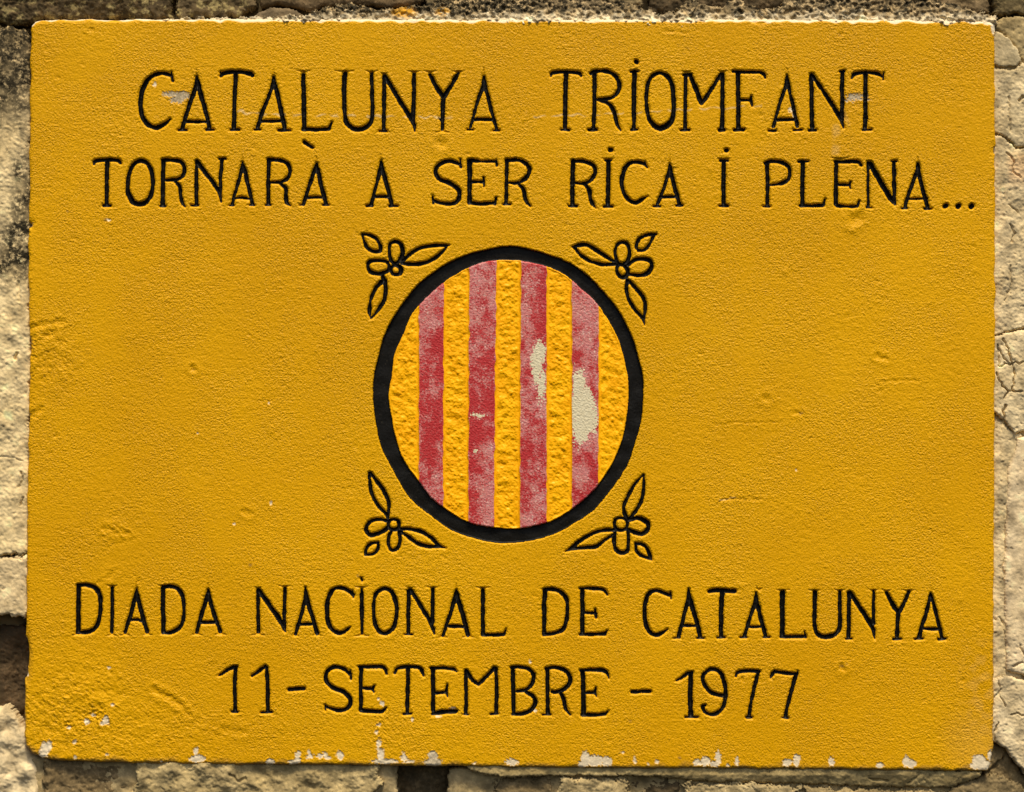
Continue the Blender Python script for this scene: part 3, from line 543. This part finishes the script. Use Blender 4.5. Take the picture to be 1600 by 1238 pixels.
orn((550, 730), ('O', (505,633,18), (552,650,20), (570,695,20), (555,742,22), (505,760,22), (455,742,22), (437,695,20), (458,650,18)),
    [('S', (425,655,18), (340,636,18), (250,648,20), (188,700,22), (172,760,24), (212,820,26), (310,808,26), (400,760,24), (435,720,18)),
     ('S', (480,775,18), (446,840,19), (438,930,19), (482,1008,18), (548,982,20), (580,890,21), (572,790,22))],
    [(('S', (212,70,16), (214,180,20), (240,330,21), (310,460,20), (415,575,20), (432,625,12)), ('S', (222,75,18), (310,190,24), (400,320,24), (443,430,22), (440,540,18), (432,625,12))),
     (('S', (592,750,18), (720,755,20), (850,790,22), (960,862,22), (1045,945,20), (1132,982,5)), ('S', (592,785,16), (700,860,19), (800,930,22), (920,963,22), (1070,962,14))),
     (('S', (163,1066,12), (170,990,18), (230,932,19), (312,915,13)), ('S', (312,915,14), (313,990,19), (258,1050,18), (163,1066,12)))])
orn((850, 730), ('O', (850,690,18), (872,632,16), (940,620,16), (1000,655,18), (1000,735,20), (935,768,18), (872,748,20)),
    [('S', (1020,642,20), (1130,622,26), (1230,660,30), (1263,730,26), (1200,808,26), (1110,798,24), (1025,755,20)),
     ('S', (858,800,22), (847,900,24), (872,1000,24), (945,1043,24), (1010,1008,22), (1022,900,20), (1016,775,18))],
    [(('S', (1202,92,6), (1100,210,18), (1020,350,20), (970,470,22), (976,560,22), (1012,635,18)), ('S', (1205,100,12), (1208,230,18), (1190,370,20), (1140,490,24), (1080,570,20), (1030,630,16))),
     (('S', (855,762,20), (700,770,20), (560,820,20), (430,900,22), (340,975,24), (262,1022,6)), ('S', (835,820,16), (720,898,18), (620,968,22), (480,978,20), (345,988,16))),
     (('S', (1110,930,15), (1180,936,18), (1240,980,20), (1275,1060,22), (1305,1137,5)), ('S', (1110,935,15), (1120,1020,18), (1180,1075,18), (1285,1112,14)))])

# ------------------------------------------------------------------ the plaque as one relief, split into slab, letters and emblem
X0, X1, Y0, Y1 = 32, 1562, 24, 1214
NXV, NYV = X1 - X0 + 1, Y1 - Y0 + 1            # vertices one pixel apart
X, Y = np.meshgrid(np.arange(X0, X1 + 1, dtype=float), np.arange(Y0, Y1 + 1, dtype=float))
def raster(items, big=30.0, wob=None, pad=12):
    D = np.full(X.shape, big); ID = np.full(X.shape, -1, np.int32)
    for i, strokes in items:
        for s in strokes:
            if len(s) == 1: s = np.concatenate([s, s + np.array([0.01, 0, 0])])
            for a, b in zip(s[:-1], s[1:]):
                m = pad + max(a[2], b[2])
                i0 = max(int(min(a[0], b[0]) - m) - X0, 0); i1 = min(int(max(a[0], b[0]) + m) - X0 + 2, NXV)
                j0 = max(int(min(a[1], b[1]) - m) - Y0, 0); j1 = min(int(max(a[1], b[1]) + m) - Y0 + 2, NYV)
                if i1 <= i0 or j1 <= j0: continue
                xx = X[j0:j1, i0:i1]; yy = Y[j0:j1, i0:i1]
                ex, ey = b[0] - a[0], b[1] - a[1]
                t = np.clip(((xx - a[0]) * ex + (yy - a[1]) * ey) / (ex * ex + ey * ey + 1e-9), 0, 1)
                d = np.hypot(xx - a[0] - t * ex, yy - a[1] - t * ey) - (a[2] + (b[2] - a[2]) * t)
                sub = D[j0:j1, i0:i1]; w = d < sub
                sub[w] = d[w]; ID[j0:j1, i0:i1][w] = i
    return D, ID
D, ID = raster([(i, s) for i, (n, s) in enumerate(LETTERS)])
Dc, _ = raster([(0, CARVES)])
edge_n = samp(T_GRIT, X, Y, 0.8, 5, 9)
near = sstep(14, 4, D)
D = D + (0.10 * edge_n + 0.26 * samp(T_LUMP, X, Y, 0.7)) * near - 0.28

# emblem
def ell(cx, cy, a, b):
    u = (X - cx) / a; v = (Y - cy) / b
    rho = np.sqrt(u * u + v * v) + 1e-9
    g = np.sqrt((u / a) ** 2 + (v / b) ** 2) / rho + 1e-9
    return (rho - 1) / g
wb = 0.7 * samp(T_MID, X, Y, 0.45, 40, 3) + 0.16 * samp(T_LUMP, X, Y, 0.7, 3, 40) + 0.12 * edge_n
Do = ell(794, 618, 211, 231) + wb
Di = ell(795, 617, 187, 210.5) + 0.7 * samp(T_MID, X, Y, 0.5, 80, 33) + 0.22 * samp(T_LUMP, X, Y, 0.7, 31, 4) + 0.12 * edge_n
BX = np.array([(655, 655), (693.5, 692), (733.5, 732), (775.5, 771.5), (814.5, 812.5), (854, 854), (894, 894), (935.5, 934.5)])
tv = np.clip((Y - 406) / (828 - 406), 0, 1)
bxs = [b[0] + (b[1] - b[0]) * tv + 0.45 * samp(T_LUMP, X * 0, Y, 0.5, 11 * i, 40) for i, b in enumerate(BX)]
stripe = np.zeros(X.shape, int); sdist = np.full(X.shape, 99.0)
for b in bxs:
    stripe += (X > b); sdist = np.minimum(sdist, np.abs(X - b))
is_yel = (stripe % 2 == 0)

# outline
OUT = [(47.5, 60), (49, 40), (54, 33), (66, 31), (250, 30), (400, 29.5), (800, 30.5), (1300, 30.5), (1500, 32), (1548, 34), (1555, 38), (1555.5, 300), (1555, 600), (1553.5, 900), (1552.5, 1150), (1551.5, 1180), (1549, 1196), (1543, 1204), (1528, 1205.5),
       (1300, 1203), (1000, 1201), (800, 1200), (720, 1198), (500, 1196), (300, 1194.5), (110, 1190.5), (66, 1186), (50, 1178), (42, 1166), (38, 1150), (38.5, 1060), (40, 1000), (42, 820), (45, 600), (46.5, 540), (45, 500), (44, 420), (45.5, 250), (47, 100)]
DE = np.full(X.shape, -60.0)
bm_ = (X < X0 + 60) | (X > X1 - 60) | (Y < Y0 + 60) | (Y > Y1 - 60)
DE[bm_] = poly_sdf(X[bm_], Y[bm_], OUT)
DE += (0.5 * samp(T_MID, X, Y, 0.8, 7, 70) + 0.16 * samp(T_LUMP, X, Y, 0.8, 9, 2) + 0.10 * edge_n)
for cx, cy, rx, ry in ((40, 1022, 5, 26), (38, 1046, 5, 14), (46, 352, 3, 4), (46, 540, 2.5, 14), (44, 590, 2, 18), (44, 654, 2, 8), (1556, 235, 3, 6), (1556, 62, 2, 5)):
    DE = np.maximum(DE, (1 - np.hypot((X - cx) / rx, (Y - cy) / ry)) * min(rx, ry) * 0.6)

# bare, chipped places
BARE = [(70, 1171, 8, 13), (66, 1178, 6, 7), (76, 1165, 5, 9), (118, 1184, 3.2, 3.2), (167, 1179, 3, 2.5), (116, 1161, 3, 2.5), (252, 1190, 2, 1.5), (309, 1185, 10, 7), (306, 1174, 4, 7), (303, 1188, 7, 5), (317, 1186, 5, 5), (422, 1191, 8, 6),
        (465, 1182, 5, 9), (459, 1191, 10, 5), (484, 1182, 6, 4), (483, 1177, 2.5, 5), (502, 1182, 6, 4), (508, 1180, 4, 5), (513, 1184, 5, 3), (531, 1180, 6, 8), (592, 1164, 4, 10), (595, 1179, 6, 12), (600, 1190, 20, 5), (631, 1184, 5, 8), (640, 1190, 7, 3),
        (676, 1182, 9, 9), (677, 1192, 16, 8), (800, 1191, 11, 6), (741, 1193, 4, 2.5), (915, 1186, 8, 13), (910, 1194, 7, 6), (930, 1189, 15, 10), (948, 1190, 9, 9), (973, 1176, 2.5, 1.8), (992, 1188, 2.5, 6), (1013, 1194, 2, 2.5), (1027, 1190, 3, 4),
        (1090, 1192, 8, 6), (1102, 1190, 9, 8), (1122, 1185, 5, 12), (1116, 1194, 9, 5), (1137, 1196, 3, 3), (1151, 1190, 3.5, 7), (1230, 1192, 8, 7), (1245, 1188, 6, 10), (1299, 1190, 4.5, 9), (1375, 1196, 7, 5), (1416, 1190, 6, 9), (1424, 1194, 8, 7),
        (1530, 1189, 12, 11), (1536, 1196, 16, 8), (1548, 1182, 5, 10), (1524, 1197, 9, 6), (166, 1126, 6, 7), (136, 1128, 5, 5), (146, 1118, 4, 2.5), (107, 1137, 3.5, 3), (171, 1043, 3.5, 2.5), (176, 1101, 3, 2.5), (117, 1158, 3, 2), (160, 1131, 4, 3),
        (242, 132, 3, 4), (1236, 172, 5, 4.5), (1241, 178, 3, 5), (597, 1099, 4, 4), (591, 1092, 2.5, 2.5), (644, 1124, 2, 3), (592, 1133, 3.5, 3), (588, 1144, 3, 3), (835, 1110, 3.5, 3.5), (707, 1107, 5, 2.2), (684, 1120, 5, 2), (828, 1034, 2.4, 3), (39, 1020, 3, 24), (39, 1046, 4.5, 13), (46, 352, 5, 3),
        (1553, 46, 5, 9), (1548, 36, 12, 3.5), (423, 786, 1.8, 3), (366, 819, 2.2, 2), (420, 630, 1.6, 2), (309, 677, 1.6, 1.6), (1353, 152, 3, 2), (1354, 156, 6, 1.5), (170, 344, 3, 2), (1244, 735, 1.5, 2), (803, 592, 0.1, 0.1)]
GREY = [(270, 148, 16, 5), (278, 154, 12, 8), (286, 150, 10, 7), (1337, 152, 13, 5), (1330, 155, 10, 4), (1348, 149, 8, 3)]
bn = 0.45 * samp(T_GRIT, X, Y, 1, 3, 3) + 0.35 * samp(T_LUMP, X, Y, 1, 60, 12)
bare_lit_s = np.full(X.shape, -4.0); grey = np.zeros(X.shape)
def blob(cx, cy, rx, ry, arr, s=1.0, nk=1.0):
    j0, j1 = max(int(cy - ry * 2 - 8) - Y0, 0), min(int(cy + ry * 2 + 9) - Y0, NYV); i0, i1 = max(int(cx - rx * 2 - 8) - X0, 0), min(int(cx + rx * 2 + 9) - X0, NXV)
    xx, yy = X[j0:j1, i0:i1], Y[j0:j1, i0:i1]
    v = (1 - np.hypot((xx - cx) / rx, (yy - cy) / ry)) * min(rx, ry) + bn[j0:j1, i0:i1] * min(1.0, 0.28 * min(rx, ry)) * 1.05 * nk
    arr[j0:j1, i0:i1] = np.maximum(arr[j0:j1, i0:i1], v)
for b in BARE: blob(b[0], b[1], b[2] * 0.9, b[3] * 0.9, bare_lit_s, nk=1.3)
g_s = np.full(X.shape, -4.0)
for b in GREY: blob(*b, g_s, nk=2.2)
bare_lit_s = np.maximum(bare_lit_s, g_s - 0.3); grey = sstep(-2, 0.5, g_s) * 0.8
top_highlight = (3.6 + 0.8 * DE) + 0.7 * samp(T_LUMP, X, Y, 0.5, 2, 8)         # sky-lit highlight of the top arris, painted as a pale band
bare_lit_s = np.maximum(bare_lit_s, np.where(Y < 42, top_highlight - 1.8 * sstep(420, 120, X) - 0.6, -4))
bare = sstep(-0.9, 0.9, bare_lit_s)  # chipped places plus the highlight painted along the top arris
grey = np.maximum(grey, 0.55 * sstep(20, 4, np.hypot((X - 677) * 0.8, Y - 1190)))
# streaks and scuffs left on the paint
scuff = np.zeros(X.shape)
def streak(line, w, amt, seed=0):
    global scuff
    x0 = min(p[0] for p in line) - 12; x1 = max(p[0] for p in line) + 12; y0 = min(p[1] for p in line) - 12; y1 = max(p[1] for p in line) + 12
    sl = (slice(max(int(y0) - Y0, 0), int(y1) - Y0), slice(max(int(x0) - X0, 0), int(x1) - X0))
    d = seg_dist(X[sl], Y[sl] + 1.2 * samp(T_LUMP, X[sl], Y[sl], 0.6, seed, 4), line)
    br = sstep(-0.9, 0.7, samp(T_LUMP, X[sl], Y[sl], 0.45, 17 + seed, 3))
    scuff[sl] = np.maximum(scuff[sl], amt * (1 - sstep(w * 0.3, w, d)) * br)
streak([(372, 175), (420, 179), (480, 180), (530, 181), (600, 182), (660, 184), (735, 183)], 2.2, 0.75, 1)
streak([(835, 183), (880, 180), (930, 180), (990, 176), (1060, 172), (1130, 169), (1190, 166)], 1.9, 0.65, 2)
streak([(1306, 198), (1308, 215), (1305, 240)], 9, 0.22, 3)
streak([(1315, 165), (1325, 195)], 5, 0.18, 5)
for l in ([(1125, 781), (1150, 779), (1172, 779)],): streak(l, 1.6, 0.7, 9)
scuff += 0.11 * sstep(40, 5, np.hypot((X - 1535) * 0.8, (Y - 1080) * 0.35)) * sstep(-0.5, 1, samp(T_LUMP, X, Y, 0.5)) + 0.07 * sstep(70, 10, np.hypot(X - 1525, Y - 1160))
# grime along the lower edge and here and there
grime = 0.75 * sstep(10, 1.0, -DE + 2.5 * samp(T_MID, X, Y, 0.9)) * sstep(1150, 1188, Y) + 0.35 * sstep(6, 1, -DE) * sstep(900, 1100, Y)
for cx, cy, r in ((165, 343, 4), (105, 330, 2.5), (1314, 1041, 4), (1323, 1038, 3), (985, 1127, 3), (1265, 1096, 2.5), (1252, 646, 3.2), (302, 578, 3), (1075, 75, 2), (1312, 55, 3), (675, 84, 2.5), (391, 883, 3), (1062, 1184, 3), (1110, 1192, 3), (560, 900, 3.5)):
    grime = np.maximum(grime, 0.9 * sstep(1.2, 0.5, np.hypot(X - cx, (Y - cy) * 1.3) / r + 0.3 * bn))
grime = np.clip(grime, 0, 1)

# relief
rough_k = np.ones(X.shape)
def bumpk(cx, cy, rx, ry, k): return k * np.exp(-((X - cx) / rx) ** 2 - ((Y - cy) / ry) ** 2)
rough_k += bumpk(120, 1110, 90, 80, 1.1) + bumpk(170, 850, 80, 60, 0.3) + bumpk(75, 560, 45, 60, 0.4) - bumpk(300, 840, 90, 50, 0.6) - bumpk(1230, 1130, 120, 50, 0.25) - bumpk(90, 800, 45, 60, 0.35) + bumpk(620, 1140, 60, 40, 0.4)
rough_k *= 1 + 0.16 * samp(T_BIG, X, Y, 1, 300, 20)
emb = sstep(2, -2, Do)
H = (0.13 * samp(T_SAND, X, Y) + 0.08 * samp(T_SAND2, X, Y) + 0.04 * samp(T_MID, X, Y) + 0.10 * samp(T_BIG, X, Y)) * np.clip(rough_k, 0.25, 2.4)
rg = bumpk(120, 1110, 85, 75, 1.0) + bumpk(80, 560, 45, 55, 0.8) + bumpk(170, 840, 40, 25, 0.6) + bumpk(610, 1150, 70, 40, 0.4) + bumpk(300, 1140, 120, 40, 0.5)
H += np.clip(rg, 0, 1.2) * (0.65 * samp(T_ROUGH, X, Y, 1, 90, 90) + 0.5 * samp(T_GRIT, X, Y, 0.75, 13, 77))
def dent(line, w, dep, lip=0.0):
    global H
    xs_ = [p[0] for p in line]; ys_ = [p[1] for p in line]
    sl = (slice(max(int(min(ys_) - 4 * w) - Y0, 0), int(max(ys_) + 4 * w) - Y0), slice(max(int(min(xs_) - 4 * w) - X0, 0), int(max(xs_) + 4 * w) - X0))
    d = seg_dist(X[sl] + samp(T_LUMP, X[sl], Y[sl]), Y[sl] + samp(T_LUMP, X[sl], Y[sl], 1, 5, 5), line)
    H[sl] += 0.75 * -dep * np.exp(-(d / w) ** 2) + lip * np.exp(-((d - 1.9 * w) / w) ** 2)
dent([(240, 1077), (250, 1085), (262, 1088), (281, 1101)], 4.5, 2.0, 0.8); dent([(282, 1104), (296, 1118)], 4, 1.0, 0.4)
dent([(44, 514), (64, 508), (100, 503)], 4, 1.5, 0.5); dent([(70, 526), (82, 521)], 5, 1.3, 0.8); dent([(66, 548), (84, 541)], 5, -0.9); dent([(78, 572), (92, 581), (112, 602)], 3.5, -0.9); dent([(60, 566), (64, 570)], 6, 0.9)
dent([(50, 650), (62, 640)], 5, 1.8, 0.5); dent([(688, 224), (690, 225)], 7, 2.2, 0.6); dent([(1334, 344), (1344, 340)], 7, 2.4, 0.7); dent([(1336, 360), (1330, 362)], 5, -1.0)
dent([(1375, 596.5), (1400, 595), (1437, 595)], 1.8, 1.1, 0.4); dent([(1110, 664), (1150, 661), (1222, 660)], 1.6, 0.9, 0.3); dent([(1123, 783), (1150, 779), (1190, 781)], 1.8, 1.6, 0.5)
dent([(380, 800), (392, 803)], 4, 1.2, 0.6); dent([(165, 826), (185, 833)], 4.5, 1.1, 0.7); dent([(175, 896), (172, 902)], 4.5, 1.0, 0.5); dent([(200, 835), (182, 822)], 3, 1.2, 0.6); dent([(1035, 48), (1075, 52)], 2.2, 1.0, 0.4); dent([(1175, 35), (1195, 37)], 2.5, 1.8, 0.3)
dent([(1310, 56), (1315, 53)], 2.5, 1.5, 0.5); dent([(1370, 557), (1385, 562)], 4, 1.5, 0.7); dent([(1195, 622), (1200, 624)], 5, 1.2, 0.5); dent([(300, 575), (304, 579)], 4, 1.6, 0.6); dent([(901, 411), (905, 414)], 5, 2.0, 0.3); dent([(560, 368), (552, 360)], 2.5, 1.0, 0)
dent([(1314, 1042), (1318, 1046)], 4, 1.8, 0.9); dent([(350, 1140), (380, 1146)], 5, 0.9, 0.4); dent([(1240, 645), (1252, 646)], 3, 1.4, 0.3)
r3 = np.random.default_rng(5)
for _ in range(130):
    x, y = r3.uniform(60, 1540), r3.uniform(45, 1180)
    dent([(x, y), (x + r3.uniform(-5, 5), y + r3.uniform(-2, 2))], r3.uniform(1.6, 3.4), r3.uniform(0.5, 1.7) * r3.choice([1, 1, -1]), 0.2)
H *= 1 - 0.6 * emb
H -= 1.0 * bare * (1 + 0.12 * samp(T_LUMP, X, Y))
v = np.maximum(2.3 - D, 0); H -= 1.2 * v * v / (v + 0.4)                       # V-cut letters
vc = np.maximum(1.2 - Dc, 0); H -= 1.15 * vc * vc / (vc + 0.8) * sstep(-2.5, 1.0, D)
ringm = sstep(1.2, -1.6, Do)
H -= 7.0 * ringm * sstep(-1.5, 1.0, Di)                                          # sunk ring
H += 0.35 * samp(T_MID, X, Y, 1, 5, 5) * ringm * sstep(-2, 0, Di)
ins = sstep(1.0, -1.6, Di)
wallk = np.where(is_yel, sstep(0.0, 2.2, sdist), 0) * sstep(0.5, -2.5, Di)
yrough = sstep(2.0, 6.0, sdist) * sstep(-1, -5, Di)
lump = 0.5 * samp(T_LUMP, X, Y, 0.62, 200, 300) + 1.05 * samp(T_ROUGH, X, Y, 1.0, 20, 10) + 0.45 * np.abs(samp(T_SAND2, X, Y, 0.8, 90, 20))
H += ins * (-1.0 - 2.8 * wallk + np.where(is_yel, 0.52 * lump * yrough, 0.12 * samp(T_SAND, X, Y, 1.15, 40, 90) + 0.16 * samp(T_FINE, X, Y)))
q = np.clip(1 - np.maximum(-DE, 0) / 6.0, 0, 1); H -= 6.0 * (1 - np.sqrt(np.maximum(1 - q * q, 0))) * 0.9
H = np.where(DE > -10, np.maximum(H, -9), H)

# red stripes: worn and bare places
wear = 0.54 + 0.20 * samp(T_MID, X, Y, 0.8, 77, 12) + 0.12 * samp(T_LUMP, X, Y, 0.7, 7, 1)
for cx, cy, rx, ry, k in ((752, 640, 22, 45, -0.6), (690, 560, 10, 60, -0.55), (672, 640, 20, 120, -0.25), (735, 760, 9, 60, -0.5), (765, 580, 10, 45, -0.35), (851, 470, 9, 50, -0.5), (820, 730, 10, 40, -0.55), (850, 690, 8, 50, -0.2), (925, 735, 9, 40, -0.6), (902, 560, 10, 22, -0.45), (905, 785, 14, 22, -0.25),
                          (752, 450, 22, 45, 0.3), (672, 470, 20, 30, 0.2), (914, 490, 22, 90, 0.4), (912, 730, 14, 60, 0.4), (672, 690, 18, 40, -0.35), (745, 690, 16, 30, -0.3), (765, 800, 12, 30, 0.2), (838, 640, 18, 40, 0.3), (672, 770, 20, 25, 0.25), (760, 760, 12, 60, 0.25), (835, 790, 15, 20, 0.15)):
    wear += k * np.exp(-((X - cx) / rx) ** 2 - ((Y - cy) / ry) ** 2)
rb = np.full(X.shape, -4.0)
for b in ((843, 552, 10, 18), (839, 578, 8, 22), (846, 600, 6, 22), (836, 560, 6, 14), (905, 600, 9, 20), (912, 635, 18, 30), (908, 665, 15, 26), (902, 640, 10, 50), (925, 655, 9, 20), (745, 649, 8, 2.5), (742, 706, 2, 3)): blob(*b, rb, nk=3.4)
rbare = sstep(-3.0, 3.0, rb)

# --- two-level lattice: 2 px cells, 1 px cells where anything fine happens
ncx, ncy = (NXV - 1) // 2, (NYV - 1) // 2
keep_v = np.minimum(np.minimum(np.abs(D), np.abs(Do)), np.abs(Di)) < 5.5
keep_v |= (D < 3.5) | (Do < 3) | (np.abs(bare_lit_s) < 2.0) | (Dc < 2) | (np.abs(DE) < 5) | (scuff > 0.3)
blk = lambda a: a[:ncy * 2, :ncx * 2].reshape(ncy, 2, ncx, 2).any((1, 3)) | a[2::2, 2::2][:ncy, :ncx] | a[0:-2:2, 2::2][:ncy, :ncx] | a[2::2, 0:-2:2][:ncy, :ncx]
fine = blk(keep_v)
VI = np.arange(NXV * NYV).reshape(NYV, NXV)
# snap lattice vertices on to the painted outlines so the edges run smooth
PX, PY = X.copy(), Y.copy()
for F in (DE, D, Do, Di):
    gy, gx = np.gradient(F); g2 = np.maximum(gx * gx + gy * gy, 0.2)
    s = (np.abs(F) < 0.5)
    if F is D: s &= Do > 2
    PX = np.where(s, X - np.clip(F * gx / g2, -.5, .5), PX); PY = np.where(s, Y - np.clip(F * gy / g2, -.5, .5), PY)
for b in bxs:
    s = (np.abs(X - b) < 0.5) & (Di < -0.5); PX = np.where(s, b, PX)
def bil(A, px, py):
    u = np.clip(px - X0, 0, NXV - 1.001); w = np.clip(py - Y0, 0, NYV - 1.001); i = u.astype(int); j = w.astype(int); fu = u - i; fw = w - j
    return (A[j, i] * (1 - fu) + A[j, i + 1] * fu) * (1 - fw) + (A[j + 1, i] * (1 - fu) + A[j + 1, i + 1] * fu) * fw
HS = bil(H, PX, PY)
cavg = lambda A: (A[:-1, :-1] + A[1:, :-1] + A[:-1, 1:] + A[1:, 1:]) / 4
cD, cDo, cDi, cDE = cavg(D), cavg(Do), cavg(Di), cavg(DE)
cX, cY = X[:-1, :-1] + 0.5, Y[:-1, :-1] + 0.5
lab = np.zeros(cD.shape, np.int32)                         # 0 slab, 1 ring, 2..10 stripes, 100+i letters
lab[cD < 0] = 100 + ID[:-1, :-1][cD < 0]
cst = np.zeros(cD.shape, int)
for b in bxs: cst += cX > cavg(b)
lab[cDo < 0] = 1
m = cDi < 0; lab[m] = 2 + cst[m]
fineC = np.repeat(np.repeat(fine, 2, 0), 2, 1)
okf = fineC & (cDE[:ncy * 2, :ncx * 2] < 0)
A = VI
quads = np.stack([A[:-1, :-1], A[1:, :-1], A[1:, 1:], A[:-1, 1:]], -1)[:ncy * 2, :ncx * 2]
labc = lab[:ncy * 2, :ncx * 2]
fq, fl = quads[okf], labc[okf]
# coarse cells, with the finer neighbours' mid-edge vertices taken in
cA, cB, cC, cE_ = VI[0:-2:2, 0:-2:2], VI[2::2, 0:-2:2], VI[2::2, 2::2], VI[0:-2:2, 2::2]
mL, mB, mR, mT = VI[1::2, 0:-2:2], VI[2::2, 1::2], VI[1::2, 2::2], VI[0:-2:2, 1::2]
pad = np.zeros((ncy + 2, ncx + 2), bool); pad[1:-1, 1:-1] = fine
nL, nR, nT, nB = pad[1:-1, :-2], pad[1:-1, 2:], pad[:-2, 1:-1], pad[2:, 1:-1]
cen = DE[1::2, 1::2][:ncy, :ncx] < 0
code = nL * 1 + nB * 2 + nR * 4 + nT * 8
slab_faces = [fq[fl == 0]]
for c in range(16):
    s = (~fine) & cen & (code == c)
    if not s.any(): continue
    cols = [cA[s]]
    if c & 1: cols.append(mL[s])
    cols.append(cB[s])
    if c & 2: cols.append(mB[s])
    cols.append(cC[s])
    if c & 4: cols.append(mR[s])
    cols.append(cE_[s])
    if c & 8: cols.append(mT[s])
    slab_faces.append(np.stack(cols, 1))
coarse_faces = slab_faces[1:]
P = np.stack([PX.ravel(), PY.ravel(), HS.ravel()], 1)
plaque = empty("commemorative_plaque", (0, 0.012, (CY - 1200) * S), "ochre yellow engraved stone plaque with black lettering and striped oval emblem set in wall", "plaque")
allf = [fq] + coarse_faces
be = boundary_edges(allf)
bv = np.unique(be); mp = np.zeros(len(P), np.int64); mp[bv] = len(P) + np.arange(len(bv))
bp = P[bv].copy(); bp[:, 2] = -62
skirt = np.stack([be[:, 1], be[:, 0], mp[be[:, 0]], mp[be[:, 1]]], 1)
P2 = np.concatenate([P, bp]); src = np.concatenate([np.arange(len(P)), bv])
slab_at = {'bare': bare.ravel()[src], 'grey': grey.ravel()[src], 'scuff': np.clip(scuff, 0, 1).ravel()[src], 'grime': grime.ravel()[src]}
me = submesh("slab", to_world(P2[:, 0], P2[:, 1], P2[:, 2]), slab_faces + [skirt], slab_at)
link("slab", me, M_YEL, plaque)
W = to_world(P[:, 0], P[:, 1], P[:, 2])
ring = link("emblem_ring", submesh("emblem_ring", W, [fq[fl == 1]]), M_BLK, plaque)
for i in range(9):
    f = fq[fl == 2 + i]
    if i % 2 == 0: link("yellow_stripe", submesh("yellow_stripe", W, [f]), M_SY, ring)
    else: link("red_stripe", submesh("red_stripe", W, [f], {'wear': np.clip(wear, 0, 1).ravel(), 'bare': rbare.ravel()}), M_SR, ring)
objs = {}
for i, (name, _) in enumerate(LETTERS):
    f = fq[fl == 100 + i]
    if not len(f): continue
    par = plaque
    for head, kids in ORN:
        if i in kids: par = objs[head]
    objs[i] = link(name, submesh(name, W, [f]), M_BLK, par)
